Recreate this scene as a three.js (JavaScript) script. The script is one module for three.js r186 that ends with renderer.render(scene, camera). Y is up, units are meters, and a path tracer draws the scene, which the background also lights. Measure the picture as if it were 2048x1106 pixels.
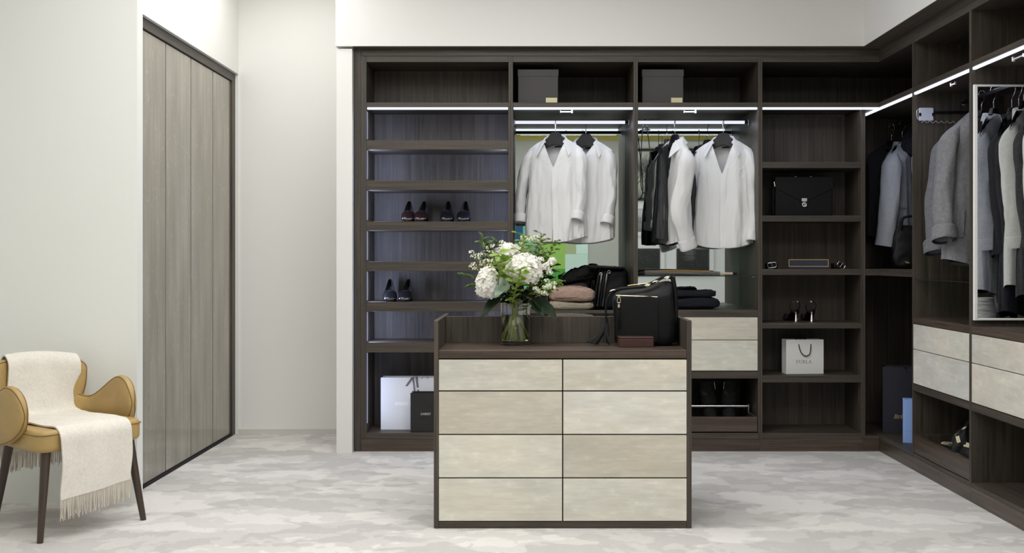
import * as THREE from 'three';
import { RoundedBoxGeometry } from 'three/addons/geometries/RoundedBoxGeometry.js';
import { mergeGeometries } from 'three/addons/utils/BufferGeometryUtils.js';
import { RectAreaLightUniformsLib } from 'three/addons/lights/RectAreaLightUniformsLib.js';

// ---------------------------------------------------------------- camera, lights, exposure
const scene = new THREE.Scene();
scene.background = new THREE.Color(0x000000);
const FOCAL = 2150, EYE = 1.26;                       // focal length in pixels of the 2048 x 1106 frame, eye height in metres
const camera = new THREE.PerspectiveCamera(2 * Math.atan(553 / FOCAL) * 180 / Math.PI, 2048 / 1106, 0.05, 60);
camera.position.set(0, EYE, 0);
camera.lookAt(0, EYE, -5);
camera.setViewOffset(2048, 1106, -37, 37, 2048, 1106);   // shifted lens
camera.updateProjectionMatrix();
const renderer = new THREE.WebGLRenderer({ antialias: true });
renderer.toneMapping = THREE.LinearToneMapping;
renderer.toneMappingExposure = 1.0;
renderer.shadowMap.enabled = true;
RectAreaLightUniformsLib.init();

const CEILING = 3.32;
const PANEL_LIGHT = 4.3;                              // ceiling panels
const LED_LIGHT = 24;                                 // shelf strips
const ledColor = new THREE.Color().setRGB(0.74, 0.8, 1.0);
const ledBlue = new THREE.Color().setRGB(0.52, 0.64, 1.0);
const panelColor = new THREE.Color().setRGB(1.0, 0.99, 0.965);
// [x, z, width, length, strength] of the ceiling light panels
const ceilingPanels = [[-1.55, -4.2, 1.2, 1.5, 0.74], [-0.05, -4.9, 1.5, 1.5, 1.2], [-1.0, -1.9, 1.5, 1.5, 1], [1.5, -2.6, 1.5, 1.5, 1.35], [0.6, 0.6, 1.5, 1.2, 1], [-1.6, -6.4, 0.6, 1.6, 1.15]];

// ---------------------------------------------------------------- helpers
const V = (x, y, z) => new THREE.Vector3(x, y, z);
const P = (px, py, Z) => V((px - 1061) * Z / FOCAL, EYE - (py - 516) * Z / FOCAL, -Z);
const PX = (px, Z = 7) => (px - 1061) * Z / FOCAL, PY = (py, Z = 7) => EYE - (py - 516) * Z / FOCAL;
function rng(seed) { let s = seed >>> 0; return () => { s = (s + 0x6D2B79F5) | 0; let t = Math.imul(s ^ (s >>> 15), 1 | s); t = (t + Math.imul(t ^ (t >>> 7), 61 | t)) ^ t; return ((t ^ (t >>> 14)) >>> 0) / 4294967296; }; }
const clamp = (x, a = 0, b = 1) => Math.min(b, Math.max(a, x));
const lerp = (a, b, t) => a + (b - a) * t;
const smooth = (a, b, x) => { const t = clamp((x - a) / (b - a)); return t * t * (3 - 2 * t); };
function hash(i, j, s) { let h = Math.imul(i, 374761393) ^ Math.imul(j, 668265263) ^ Math.imul(s, 974634457); h = Math.imul(h ^ (h >>> 13), 1274126177); return ((h ^ (h >>> 16)) >>> 0) / 4294967296; }
// value noise that repeats every px, py cells
function tnoise(x, y, px, py, s) {
  const i = Math.floor(x), j = Math.floor(y), fx = x - i, fy = y - j, u = fx * fx * (3 - 2 * fx), v = fy * fy * (3 - 2 * fy);
  const m = (a, n) => ((a % n) + n) % n, i0 = m(i, px), i1 = m(i + 1, px), j0 = m(j, py), j1 = m(j + 1, py);
  return lerp(lerp(hash(i0, j0, s), hash(i1, j0, s), u), lerp(hash(i0, j1, s), hash(i1, j1, s), u), v);
}
function fbm(u, v, fx, fy, oct, s) { let a = 0, w = 0.5, t = 0; for (let o = 0; o < oct; o++) { a += w * tnoise(u * fx, v * fy, fx, fy, s + o); t += w; w *= 0.5; fx *= 2; fy *= 2; } return a / t; }
const noise3 = (x, y, z, s = 7) => tnoise(x + 31.7 * z, y - 17.3 * z, 100003, 100003, s);
function tex(w, h, fn, mx, my, srgb = true) {                // fn(u, v) -> [r, g, b] of 0..255; the tile measures mx by my metres
  const d = new Uint8Array(w * h * 4);
  for (let j = 0; j < h; j++) for (let i = 0; i < w; i++) { const c = fn((i + 0.5) / w, (j + 0.5) / h), k = (j * w + i) * 4; d[k] = clamp(c[0], 0, 255); d[k + 1] = clamp(c[1], 0, 255); d[k + 2] = clamp(c[2], 0, 255); d[k + 3] = 255; }
  const t = new THREE.DataTexture(d, w, h, THREE.RGBAFormat);
  t.wrapS = t.wrapT = THREE.RepeatWrapping; t.magFilter = THREE.LinearFilter; t.minFilter = THREE.LinearFilter;
  if (srgb) t.colorSpace = THREE.SRGBColorSpace;
  t.repeat.set(1 / mx, 1 / my); t.needsUpdate = true; return t;
}
const gray = fn => (u, v) => { const g = fn(u, v); return [g, g, g]; };
const std = o => new THREE.MeshStandardMaterial({ side: THREE.DoubleSide, ...o });
const phy = o => new THREE.MeshPhysicalMaterial({ side: THREE.DoubleSide, ...o });
const rgb = (r, g, b) => new THREE.Color(`rgb(${r}, ${g}, ${b})`);

const names = {};
function numbered(n) { const k = names[n] = (names[n] ?? -1) + 1; return k ? `${n}_${String(k).padStart(3, '0')}` : n; }
function tag(o, label, category, group) { o.userData = { label, category }; if (group) o.userData.group = group; return o; }
function thing(name, label, category, pos = V(0, 0, 0), turn = 0, group) {
  const o = new THREE.Group(); o.name = numbered(name); o.position.copy(pos); o.rotation.y = turn; scene.add(o);
  return tag(o, label, category, group);
}
function lit(m) { m.castShadow = m.receiveShadow = true; return m; }
function part(parent, name, geo, mat, label) { const m = lit(new THREE.Mesh(Array.isArray(geo) ? mergeGeometries(geo.map(g => g.index ? g.toNonIndexed() : g)) : geo, mat)); m.name = name; if (label) m.userData.label = label; parent.add(m); return m; }
function structure(name, geo, mat, parent = scene) { const m = part(parent, name, geo, mat); if (parent === scene) m.userData.kind = 'structure'; return m; }
// box with uv in metres; grain 'v' keeps the texture's v upright, 'h' lays it along the longest horizontal side
function box(w, h, d, grain = 'v', r = 0.0015, seed = 0) {
  const g = r > 0 ? new RoundedBoxGeometry(w, h, d, 1, Math.min(r, w / 2.1, h / 2.1, d / 2.1)) : new THREE.BoxGeometry(w, h, d);
  const p = g.attributes.position, n = g.attributes.normal, uv = g.attributes.uv, ou = hash(seed, 3, 11) * 5, ov = hash(seed, 9, 5) * 5;
  for (let i = 0; i < p.count; i++) {
    const ax = Math.abs(n.getX(i)), ay = Math.abs(n.getY(i)), az = Math.abs(n.getZ(i)); let u, v;
    if (ax >= ay && ax >= az) { u = p.getZ(i); v = p.getY(i); if (grain === 'h') [u, v] = [v, u]; }
    else if (ay >= az) { u = p.getX(i); v = p.getZ(i); if (w > d) [u, v] = [v, u]; }
    else { u = p.getX(i); v = p.getY(i); if (grain === 'h') [u, v] = [v, u]; }
    uv.setXY(i, u + ou, v + ov);
  }
  return g;
}
let boxSeed = 1;
// a panel between world coordinates, as a part of a group that is not turned
function slabPart(parent, name, x, y, z, mat, grain = 'v', r = 0.0015, label) {
  const x0 = Math.min(...x), x1 = Math.max(...x), y0 = Math.min(...y), y1 = Math.max(...y), z0 = Math.min(...z), z1 = Math.max(...z);
  const m = part(parent, name, box(x1 - x0, y1 - y0, z1 - z0, grain, r, boxSeed++), mat, label);
  m.position.set((x0 + x1) / 2, (y0 + y1) / 2, (z0 + z1) / 2);
  for (let q = parent; q && q !== scene; q = q.parent) m.position.sub(q.position);
  return m;
}
function wallBox(name, x, y, z, mat) { return Object.assign(slabPart(scene, name, x, y, z, mat, 'v', 0), { userData: { kind: 'structure' } }); }
// surface from f(u, v) -> [x, y, z]
function grid(nu, nv, f, { wrap = false, su = 1, sv = 1, flip = false } = {}) {
  const pos = new Float32Array((nu + 1) * (nv + 1) * 3), uv = new Float32Array((nu + 1) * (nv + 1) * 2), idx = [];
  for (let j = 0; j <= nv; j++) for (let i = 0; i <= nu; i++) { const k = j * (nu + 1) + i, c = f(wrap && i === nu ? 0 : i / nu, j / nv); pos.set(c, k * 3); uv[k * 2] = i / nu * su; uv[k * 2 + 1] = j / nv * sv; }
  for (let j = 0; j < nv; j++) for (let i = 0; i < nu; i++) { const a = j * (nu + 1) + i, b = a + 1, c = a + nu + 1, d = c + 1; flip ? idx.push(a, c, b, b, c, d) : idx.push(a, b, c, b, d, c); }
  const g = new THREE.BufferGeometry(); g.setAttribute('position', new THREE.BufferAttribute(pos, 3)); g.setAttribute('uv', new THREE.BufferAttribute(uv, 2)); g.setIndex(idx); g.computeVertexNormals();
  if (wrap) { const n = g.attributes.normal; for (let j = 0; j <= nv; j++) { const a = j * (nu + 1), b = a + nu, v = V(n.getX(a) + n.getX(b), n.getY(a) + n.getY(b), n.getZ(a) + n.getZ(b)).normalize(); n.setXYZ(a, v.x, v.y, v.z); n.setXYZ(b, v.x, v.y, v.z); } }
  return g;
}
// the same with thickness th: two faces and their four edges
function sheet(nu, nv, f, th, su = 1, sv = 1) {
  const g = grid(nu, nv, f, { su, sv }), p = g.attributes.position, n = g.attributes.normal, N = p.count, pos = [], uv = [], idx = [];
  for (const s of [0.5, -0.5]) for (let i = 0; i < N; i++) { pos.push(p.getX(i) + n.getX(i) * th * s, p.getY(i) + n.getY(i) * th * s, p.getZ(i) + n.getZ(i) * th * s); uv.push(g.attributes.uv.getX(i), g.attributes.uv.getY(i)); }
  const a = g.index.array; for (let i = 0; i < a.length; i += 3) idx.push(a[i], a[i + 1], a[i + 2], a[i] + N, a[i + 2] + N, a[i + 1] + N);
  const edge = []; for (let i = 0; i <= nu; i++) edge.push(i); for (let j = 1; j <= nv; j++) edge.push(j * (nu + 1) + nu); for (let i = nu - 1; i >= 0; i--) edge.push(nv * (nu + 1) + i); for (let j = nv - 1; j >= 0; j--) edge.push(j * (nu + 1));
  const E = pos.length / 3; edge.forEach(e => { for (const s of [0, N]) { pos.push(pos[(e + s) * 3], pos[(e + s) * 3 + 1], pos[(e + s) * 3 + 2]); uv.push(uv[(e + s) * 2], uv[(e + s) * 2 + 1]); } });
  for (let k = 0; k < edge.length - 1; k++) { const q = E + k * 2; idx.push(q, q + 1, q + 2, q + 1, q + 3, q + 2); }
  const o = new THREE.BufferGeometry(); o.setAttribute('position', new THREE.Float32BufferAttribute(pos, 3)); o.setAttribute('uv', new THREE.Float32BufferAttribute(uv, 2)); o.setIndex(idx); o.computeVertexNormals(); return o;
}
// tube of varying oval section along points; prof(t, angle) -> [side radius, other radius]
function sweep(pts, prof, nS = 24, nR = 14, ref = V(0, 0, 1), closed = false) {
  const c = new THREE.CatmullRomCurve3(pts.map(p => Array.isArray(p) ? V(...p) : p), closed), len = c.getLength(), f = [];
  for (let j = 0; j <= nS; j++) { const t = j / nS, T = c.getTangentAt(t), s = V().crossVectors(T, ref).normalize(), o = V().crossVectors(s, T); f.push([c.getPointAt(t), s, o]); }
  return grid(nR, nS, (u, t) => { const [C, s, o] = f[Math.round(t * nS)], a = u * Math.PI * 2, [rx, ry, dy = 0] = prof(t, a); return [C.x + s.x * rx * Math.cos(a) + o.x * ry * Math.sin(a), C.y + s.y * rx * Math.cos(a) + o.y * ry * Math.sin(a) + dy, C.z + s.z * rx * Math.cos(a) + o.z * ry * Math.sin(a)]; }, { wrap: true, su: 0.3, sv: len });
}
const V0 = V;
function rod(pts, r, nS = 20, nR = 8, closed = false) { const c = new THREE.CatmullRomCurve3(pts.map(p => Array.isArray(p) ? V(...p) : p), closed); return new THREE.TubeGeometry(c, nS, r, nR, closed); }
function cyl(r0, r1, h, n = 20) { return new THREE.CylinderGeometry(r0, r1, h, n); }
// soft block: superellipse section, puffed, with noise; base at y = 0
function soft(w, h, d, { e = 4, ev = 4, amp = 0.004, f = 14, seed = 1, top = 1, nu = 48, nv = 22, shape } = {}) {
  return grid(nu, nv, (u, v) => {
    const a = u * Math.PI * 2, c = Math.cos(a), s = Math.sin(a), k = Math.pow(Math.pow(Math.abs(c), e) + Math.pow(Math.abs(s), e), -1 / e);
    const b = (v - 0.5) * Math.PI, cb = Math.cos(b), sb = Math.sin(b), kb = Math.pow(Math.pow(Math.abs(cb), ev) + Math.pow(Math.abs(sb), ev), -1 / ev);
    const r = cb * kb, y = (sb * kb + 1) / 2, tp = lerp(1, top, y);
    let x = c * k * r * w / 2 * tp, z = s * k * r * d / 2 * tp, yy = y * h;
    if (shape) [x, yy, z] = shape(x, yy, z, y);
    const n = (noise3(x * f, yy * f, z * f, seed) - 0.5) * 2 * amp + (noise3(x * f * 3, yy * f * 3, z * f * 3, seed + 5) - 0.5) * amp * 0.6;
    return [x + c * n, yy + (v > 0.6 ? n * sb : 0), z + s * n];
  }, { wrap: true, su: (w + d) * 2, sv: h + d });
}
function canvasTex(w, h, draw) { const c = document.createElement('canvas'); c.width = w; c.height = h; draw(c.getContext('2d'), w, h); const t = new THREE.CanvasTexture(c); t.colorSpace = THREE.SRGBColorSpace; return t; }
function spun(pts, n = 32) { return new THREE.LatheGeometry(pts.map(p => new THREE.Vector2(p[0], p[1])), n); }

// ---------------------------------------------------------------- materials
const woodMap = tex(512, 1024, (u, v) => {
  const streak = fbm(u, v, 48, 3, 3, 3) - 0.5, fine = fbm(u, v, 160, 7, 2, 9) - 0.5, broad = fbm(u, v, 5, 2, 2, 21) - 0.5;
  const pore = tnoise(u * 256, v * 24, 256, 24, 33) > 0.82 ? -7 : 0, k = 62 + streak * 30 + fine * 22 + broad * 16 + pore;
  return [k * 1.09, k * 0.97, k * 0.84];
}, 0.7, 1.4);
const woodBump = tex(256, 512, gray((u, v) => 128 + (fbm(u, v, 100, 5, 3, 9) - 0.5) * 180), 0.7, 1.4, false);
const M = {};
M.wood = std({ map: woodMap, bumpMap: woodBump, bumpScale: 0.0006, roughness: 0.5 });
M.woodInside = std({ map: woodMap, bumpMap: woodBump, bumpScale: 0.0006, roughness: 0.6, color: new THREE.Color().setRGB(1.0, 0.98, 0.98) });
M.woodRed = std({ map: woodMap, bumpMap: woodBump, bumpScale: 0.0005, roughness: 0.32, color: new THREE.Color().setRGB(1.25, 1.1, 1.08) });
M.plaster = std({ color: new THREE.Color().setRGB(0.80, 0.79, 0.765), roughness: 0.92, bumpMap: tex(256, 256, gray((u, v) => 128 + (fbm(u, v, 24, 24, 4, 5) - 0.5) * 120), 0.5, 0.5, false), bumpScale: 0.0006 });
M.plasterGreen = std({ color: new THREE.Color().setRGB(0.785, 0.795, 0.76), roughness: 0.9, bumpMap: M.plaster.bumpMap, bumpScale: 0.0006 });
M.skirting = std({ color: new THREE.Color().setRGB(0.62, 0.62, 0.56), roughness: 0.6 });
M.soffit = std({ map: woodMap, roughness: 0.6, color: new THREE.Color().setRGB(1.9, 1.9, 1.95) });
const carpetShade = (u, v) => {
  const wx = (fbm(u, v, 5, 5, 2, 71) - 0.5) * 0.09 + (fbm(u, v, 48, 40, 3, 73) - 0.5) * 0.026, wy = (fbm(u, v, 6, 6, 2, 77) - 0.5) * 0.07 + (fbm(u, v, 44, 52, 3, 79) - 0.5) * 0.02;
  const a = fbm(u + wx, v + wy, 10, 15, 4, 40), b = fbm(u - wy, v + wx, 24, 36, 3, 52), c = fbm(u + wx, v - wy, 4, 5, 2, 61);
  return 0.6 * smooth(0.495, 0.545, a * 0.8 + c * 0.2) + 0.4 * smooth(0.475, 0.55, b);
};
M.carpet = std({ map: tex(2048, 2048, (u, v) => { const k = carpetShade(u, v), pile = (hash(Math.floor(u * 2048), Math.floor(v * 2048), 4) - 0.5) * 14; return [lerp(206, 236, k) + pile, lerp(203, 233, k) + pile, lerp(200, 229, k) + pile]; }, 3.2, 3.2), roughness: 1, bumpMap: tex(1024, 1024, gray((u, v) => hash(Math.floor(u * 1024), Math.floor(v * 1024), 8) * 255), 1.2, 1.2, false), bumpScale: 0.004 });
const parchMap = tex(1024, 512, (u, v) => {
  const a = fbm(u, v, 7, 14, 5, 15) - 0.5, b = fbm(u, v, 22, 90, 3, 25) - 0.5, c = Math.pow(fbm(u, v, 36, 40, 3, 35), 4) * 70, d = fbm(u, v, 4, 4, 4, 45) - 0.5;
  const k = 208 + a * 24 + b * 16 + d * 14 - 3 + c * 0.35; return [k + 3 + d * 8, k, k - 10 - d * 12];
}, 1.6, 0.8);
const parchBump = tex(256, 256, gray((u, v) => 128 + (fbm(u, v, 8, 30, 4, 15) - 0.5) * 120), 0.8, 0.8, false);
const parch = (r, g, b) => phy({ map: parchMap, color: new THREE.Color().setRGB(r, g, b), roughness: 0.42, bumpMap: parchBump, bumpScale: 0.0004, clearcoat: 0.25, clearcoatRoughness: 0.3 });
M.parchment = [parch(0.97, 0.95, 0.92), parch(1.05, 1.06, 1.07), parch(0.87, 0.84, 0.79), parch(1.04, 1.04, 1.02)];
const stoneMap = tex(512, 2048, (u, v) => {
  const a = fbm(u, v, 40, 6, 3, 16) - 0.5, b = fbm(u, v, 6, 5, 4, 26) - 0.5, f = smooth(0.72, 0.86, fbm(u, v, 34, 90, 2, 36)) * 17;
  const k = 135 + a * 30 + b * 34 + f; return [k, k - 7, k - 23];
}, 0.5, 2.2);
M.doorPanel = phy({ map: stoneMap, roughness: 0.42, clearcoat: 0.9, clearcoatRoughness: 0.035, ior: 1.5 });
M.gap = std({ color: 0x14110f, roughness: 0.9 });
M.mirror = std({ color: new THREE.Color().setRGB(0.74, 0.79, 0.77), metalness: 1, roughness: 0.015 });
M.clearMirror = std({ color: new THREE.Color().setRGB(0.86, 0.865, 0.865), metalness: 1, roughness: 0.015 });
M.glass = phy({ color: 0xffffff, roughness: 0.02, transmission: 1, thickness: 0, ior: 1.5 });
M.glassShelf = phy({ color: new THREE.Color().setRGB(0.75, 0.85, 0.8), roughness: 0.02, transmission: 1, thickness: 0, ior: 1.5 });
M.glassEdge = phy({ color: new THREE.Color().setRGB(0.02, 0.03, 0.028), roughness: 0.5, specularIntensity: 0.3 });
M.water = phy({ color: 0xffffff, roughness: 0.01, transmission: 1, thickness: 0.1, ior: 1.33, attenuationColor: new THREE.Color().setRGB(0.75, 0.82, 0.5), attenuationDistance: 0.25 });
M.chrome = std({ color: 0xd8d8dc, metalness: 1, roughness: 0.18 });
M.satin = std({ color: 0xe6e6e4, metalness: 0.75, roughness: 0.32 });
M.frameWhite = std({ color: 0xf2f2ee, metalness: 0.1, roughness: 0.35 });
M.gold = std({ color: new THREE.Color().setRGB(0.86, 0.62, 0.25), metalness: 1, roughness: 0.22 });
M.paleGold = std({ color: new THREE.Color().setRGB(0.95, 0.86, 0.62), metalness: 1, roughness: 0.2 });
M.darkMetal = std({ color: 0x23242a, metalness: 0.8, roughness: 0.35 });
M.led = std({ color: 0x000000, emissive: new THREE.Color().setRGB(0.8, 0.86, 1.0), emissiveIntensity: 1.9 });
M.ledSoft = std({ color: 0x222222, emissive: new THREE.Color().setRGB(0.86, 0.88, 1.0), emissiveIntensity: 1.0 });
M.ledDim = std({ color: 0x222222, emissive: new THREE.Color().setRGB(0.62, 0.68, 1.0), emissiveIntensity: 0.45 });
M.panelGlow = std({ color: 0x000000, emissive: panelColor, emissiveIntensity: 1.6 });
const weave = (n, s) => gray((u, v) => 128 + (Math.sin(u * n * 6.2832) * Math.sin(v * n * 6.2832)) * 60 + (fbm(u, v, n, n, 2, s) - 0.5) * 120);
const clothBump = tex(256, 256, weave(40, 3), 0.1, 0.1, false);
const foldBump = tex(512, 512, gray((u, v) => 128 + (fbm(u, v, 5, 4, 4, 88) - 0.5) * 200), 0.5, 0.6, false);
const cloth = (c, o = {}) => std({ color: c, roughness: 0.9, bumpMap: foldBump, bumpScale: 0.012, ...o });
const sheer = (r, g, b, t) => phy({ color: new THREE.Color().setRGB(r, g, b), roughness: 1, transmission: t, thickness: 0, bumpMap: foldBump, bumpScale: 0.012, specularIntensity: 0.3 });
M.shirt = sheer(0.92, 0.92, 0.915, 0.22);
M.shirtLining = sheer(0.92, 0.92, 0.92, 0.25);
M.shirtLabel = std({ color: 0x15151a, roughness: 0.7 });
const melange = (r, g, b, amt) => tex(256, 256, (u, v) => { const n = (fbm(u, v, 90, 60, 2, 12) - 0.5) * amt + (fbm(u, v, 10, 14, 3, 22) - 0.5) * amt * 0.5; return [r + n, g + n, b + n]; }, 0.22, 0.22);
const wool = (r, g, b, amt = 46) => std({ map: melange(r, g, b, amt), roughness: 1, bumpMap: foldBump, bumpScale: 0.012 });
M.woolGrey = wool(118, 118, 121, 34);
M.woolMid = wool(104, 105, 109, 30);
M.woolPale = wool(168, 172, 182, 20);
M.woolLight = wool(200, 200, 196, 24);
M.woolBlue = wool(158, 162, 170, 24);
M.woolDark = wool(56, 56, 59, 30);
M.woolBlack = wool(30, 31, 36, 14);
M.woolBrown = wool(62, 55, 52, 20);
M.navy = wool(20, 22, 34, 12);
M.silkDark = cloth(rgb(44, 46, 48), { roughness: 0.6 });
M.silkGrey = cloth(rgb(92, 96, 98), { roughness: 0.6 });
const grainBump = tex(256, 256, gray((u, v) => 90 + fbm(u, v, 40, 40, 3, 5) * 130), 0.08, 0.08, false);
const leather = (c, rough = 0.4, o = {}) => phy({ color: c, roughness: rough, bumpMap: grainBump, bumpScale: 0.0006, clearcoat: 0.15, clearcoatRoughness: 0.4, ...o });
M.blackLeather = leather(rgb(15, 14, 16), 0.48, { clearcoat: 0, specularIntensity: 0.42 });
M.blackSuede = std({ color: rgb(12, 12, 13), roughness: 0.85 });
M.blackPatent = phy({ color: rgb(14, 13, 16), roughness: 0.3, clearcoat: 0.8, clearcoatRoughness: 0.1 });
M.winePatent = phy({ color: rgb(30, 13, 17), roughness: 0.3, clearcoat: 0.9, clearcoatRoughness: 0.06 });
M.navyPatent = phy({ color: rgb(13, 13, 20), roughness: 0.3, clearcoat: 0.8, clearcoatRoughness: 0.1 });
M.mustard = leather(rgb(182, 152, 94), 0.5, { map: tex(256, 256, (u, v) => { const n = (fbm(u, v, 6, 6, 4, 50) - 0.5) * 26; return [255 + n - 13, 255 + n - 13, 255 + n - 13]; }, 0.5, 0.5) });
M.mustardSeam = leather(rgb(118, 88, 40), 0.55);
M.legWood = std({ map: woodMap, color: new THREE.Color().setRGB(0.95, 0.78, 0.7), roughness: 0.42 });
M.throwCloth = std({ map: tex(512, 512, (u, v) => { const n = (fbm(u, v, 60, 60, 2, 9) - 0.5) * 16 + (fbm(u, v, 8, 8, 3, 19) - 0.5) * 8 + Math.sin((u + v) * 6.2832 * 96) * 2; return [226 + n, 221 + n, 211 + n]; }, 0.4, 0.4), roughness: 1, bumpMap: tex(256, 256, gray((u, v) => 128 + Math.sin((u + v) * 6.2832 * 44) * 36 + (fbm(u, v, 64, 64, 2, 4) - 0.5) * 120), 0.2, 0.2, false), bumpScale: 0.0014 });
M.fringe = std({ color: rgb(214, 205, 192), roughness: 1 });
const knitBump = tex(256, 256, gray((u, v) => { const a = u * 12, b = v * 16, x = (a % 1) - 0.5, y = (b + Math.abs(x) * 1.1) % 1; return 40 + 200 * Math.pow(Math.sin(y * Math.PI), 0.8) * (1 - Math.abs(x) * 0.8); }), 0.14, 0.14, false);
const knit = (r, g, b) => std({ map: tex(128, 128, (u, v) => { const n = (fbm(u, v, 20, 24, 3, 6) - 0.5) * 40; return [r + n, g + n, b + n]; }, 0.15, 0.15), roughness: 1, bumpMap: knitBump, bumpScale: 0.006 });
M.knitPink = knit(198, 168, 152); M.knitCream = knit(200, 188, 168); M.knitBlush = knit(214, 192, 178); M.knitDark = knit(58, 54, 52);
M.knitNavy = std({ color: rgb(20, 22, 34), roughness: 1, bumpMap: knitBump, bumpScale: 0.002 });
M.boxGrey = std({ color: rgb(74, 71, 73), roughness: 0.75, bumpMap: clothBump, bumpScale: 0.0004 });
M.labelCream = std({ color: rgb(222, 214, 176), roughness: 0.7 });
M.paperWhite = std({ color: rgb(226, 228, 234), roughness: 0.6 });
M.goldPrint = std({ color: rgb(206, 184, 104), metalness: 0.35, roughness: 0.4 });
M.boxNavy = std({ color: rgb(26, 27, 54), roughness: 0.5 });
M.paperNavy = std({ color: rgb(26, 27, 40), roughness: 0.55 });
M.paperBlue = std({ color: rgb(146, 180, 238), roughness: 0.6 });
M.paperBlack = std({ color: rgb(22, 21, 22), roughness: 0.5 });
M.cord = std({ color: rgb(16, 15, 16), roughness: 0.7 });
M.ribbon = phy({ color: rgb(120, 116, 132), roughness: 0.4 });
M.cognac = leather(rgb(64, 35, 29), 0.42);
M.hanger = std({ color: rgb(16, 15, 17), roughness: 0.5 });
M.petal = phy({ color: rgb(252, 250, 246), roughness: 0.8, transmission: 0.42, thickness: 0 });
M.petalGreen = phy({ color: rgb(236, 240, 220), roughness: 0.8, transmission: 0.35, thickness: 0 });
M.leafBright = phy({ color: rgb(126, 158, 52), roughness: 0.55, transmission: 0.3, thickness: 0 });
M.leafMid = phy({ color: rgb(92, 122, 52), roughness: 0.5, transmission: 0.25, thickness: 0 });
M.leafDark = phy({ color: rgb(30, 46, 28), roughness: 0.62, transmission: 0.1, specularIntensity: 0.5, thickness: 0 });
M.leafGrey = phy({ color: rgb(150, 172, 150), roughness: 0.6, transmission: 0.2, thickness: 0 });
M.stem = std({ color: rgb(158, 166, 76), roughness: 0.6 });
M.stemDark = std({ color: rgb(62, 78, 38), roughness: 0.6 });
M.plastic = std({ color: rgb(196, 202, 222), roughness: 0.4 });

// ---------------------------------------------------------------- room shell
const FAR = -7.7, REAR = 2.0, LEFT = -3.6, RIGHT = 3.6;
wallBox('floor', [LEFT - 0.1, RIGHT + 0.1], [-0.1, 0], [FAR - 0.1, REAR + 0.1], M.carpet);
wallBox('ceiling', [LEFT - 0.1, RIGHT + 0.1], [CEILING, CEILING + 0.12], [FAR - 0.1, REAR + 0.1], M.plaster);
wallBox('wall_back', [LEFT, RIGHT], [0, CEILING], [FAR - 0.12, FAR], M.plaster);
wallBox('wall_rear', [LEFT, RIGHT], [0, CEILING], [REAR, REAR + 0.12], std({ color: new THREE.Color().setRGB(0.44, 0.45, 0.42), roughness: 0.9 }));
wallBox('wall_left', [LEFT - 0.12, LEFT], [0, CEILING], [FAR, REAR], M.plasterGreen);
wallBox('wall_right', [RIGHT, RIGHT + 0.12], [0, CEILING], [FAR, REAR], M.plaster);
wallBox('wall_front_left', [LEFT, -2.02], [0, CEILING], [-5.6, -5.52], M.plasterGreen);
{ // wall of the recess with the opening for the panelled door
  const x = [-2.3, -2.09];
  const g = structure('wall_recess', box(0.21, CEILING - 2.575, 2.1, 'v', 0), M.plaster); g.position.set(-2.195, (CEILING + 2.575) / 2, -6.65);
  slabPart(g, 'jamb', x, [0, 2.575], [-5.74, -5.6], M.plaster, 'v', 0);
  slabPart(g, 'jamb', [-2.3, -2.09], [0, 2.575], [-7.7, -7.69], M.plaster, 'v', 0);
}
wallBox('baseboard_back', [-2.09, -1.2], [0, 0.036], [FAR, FAR + 0.012], M.skirting);
wallBox('column', [-1.2536, -1.153], [0, 2.612], [FAR, -6.946], M.plaster);
{ // plastered fascia over the wardrobes, with its return along the right run
  const f = structure('wall_fascia', box(3.87, CEILING - 2.626, 0.75, 'v', 0), M.plaster); f.position.set(-1.257 + 1.935, (CEILING + 2.626) / 2, -6.93 - 0.375);
  slabPart(f, 'fascia_return', [2.15, 2.95], [2.626, CEILING], [-6.93, -4.4], M.plaster, 'v', 0);
}
// end wall of the right run (outside the frame)
wallBox('wall_run_end', [2.27, RIGHT], [0, CEILING], [-4.46, -4.36], M.plaster);
// door: dark frame with four tall glossy stone-grey panels
{
  const d = new THREE.Group(); d.name = 'door_1'; d.userData.kind = 'structure'; d.position.set(-2.13, 0, -6.7); scene.add(d);
  const fr = [-2.2, -2.112];
  slabPart(d, 'door_frame', fr, [2.515, 2.575], [-7.69, -5.74], M.wood, 'h', 0.002);
  slabPart(d, 'door_frame', fr, [0, 2.515], [-7.69, -7.615], M.wood, 'v', 0.002);
  slabPart(d, 'door_frame', fr, [0, 2.515], [-5.795, -5.74], M.wood, 'v', 0.002);
  slabPart(d, 'door_sill', fr, [0, 0.014], [-7.615, -5.795], M.gap, 'v', 0.001);
  const cuts = [5.797, 6.262, 6.726, 7.19, 7.613];
  for (let k = 0; k < 4; k++) slabPart(d, 'door_panel', [-2.165, -2.125], [0.018, 2.511], [-cuts[k] - 0.007, -cuts[k + 1] + 0.007], M.doorPanel, 'v', 0.0015);
  slabPart(d, 'backing', [-2.2, -2.17], [0.015, 2.515], [-7.615, -5.795], M.gap, 'v', 0);
}
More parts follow.
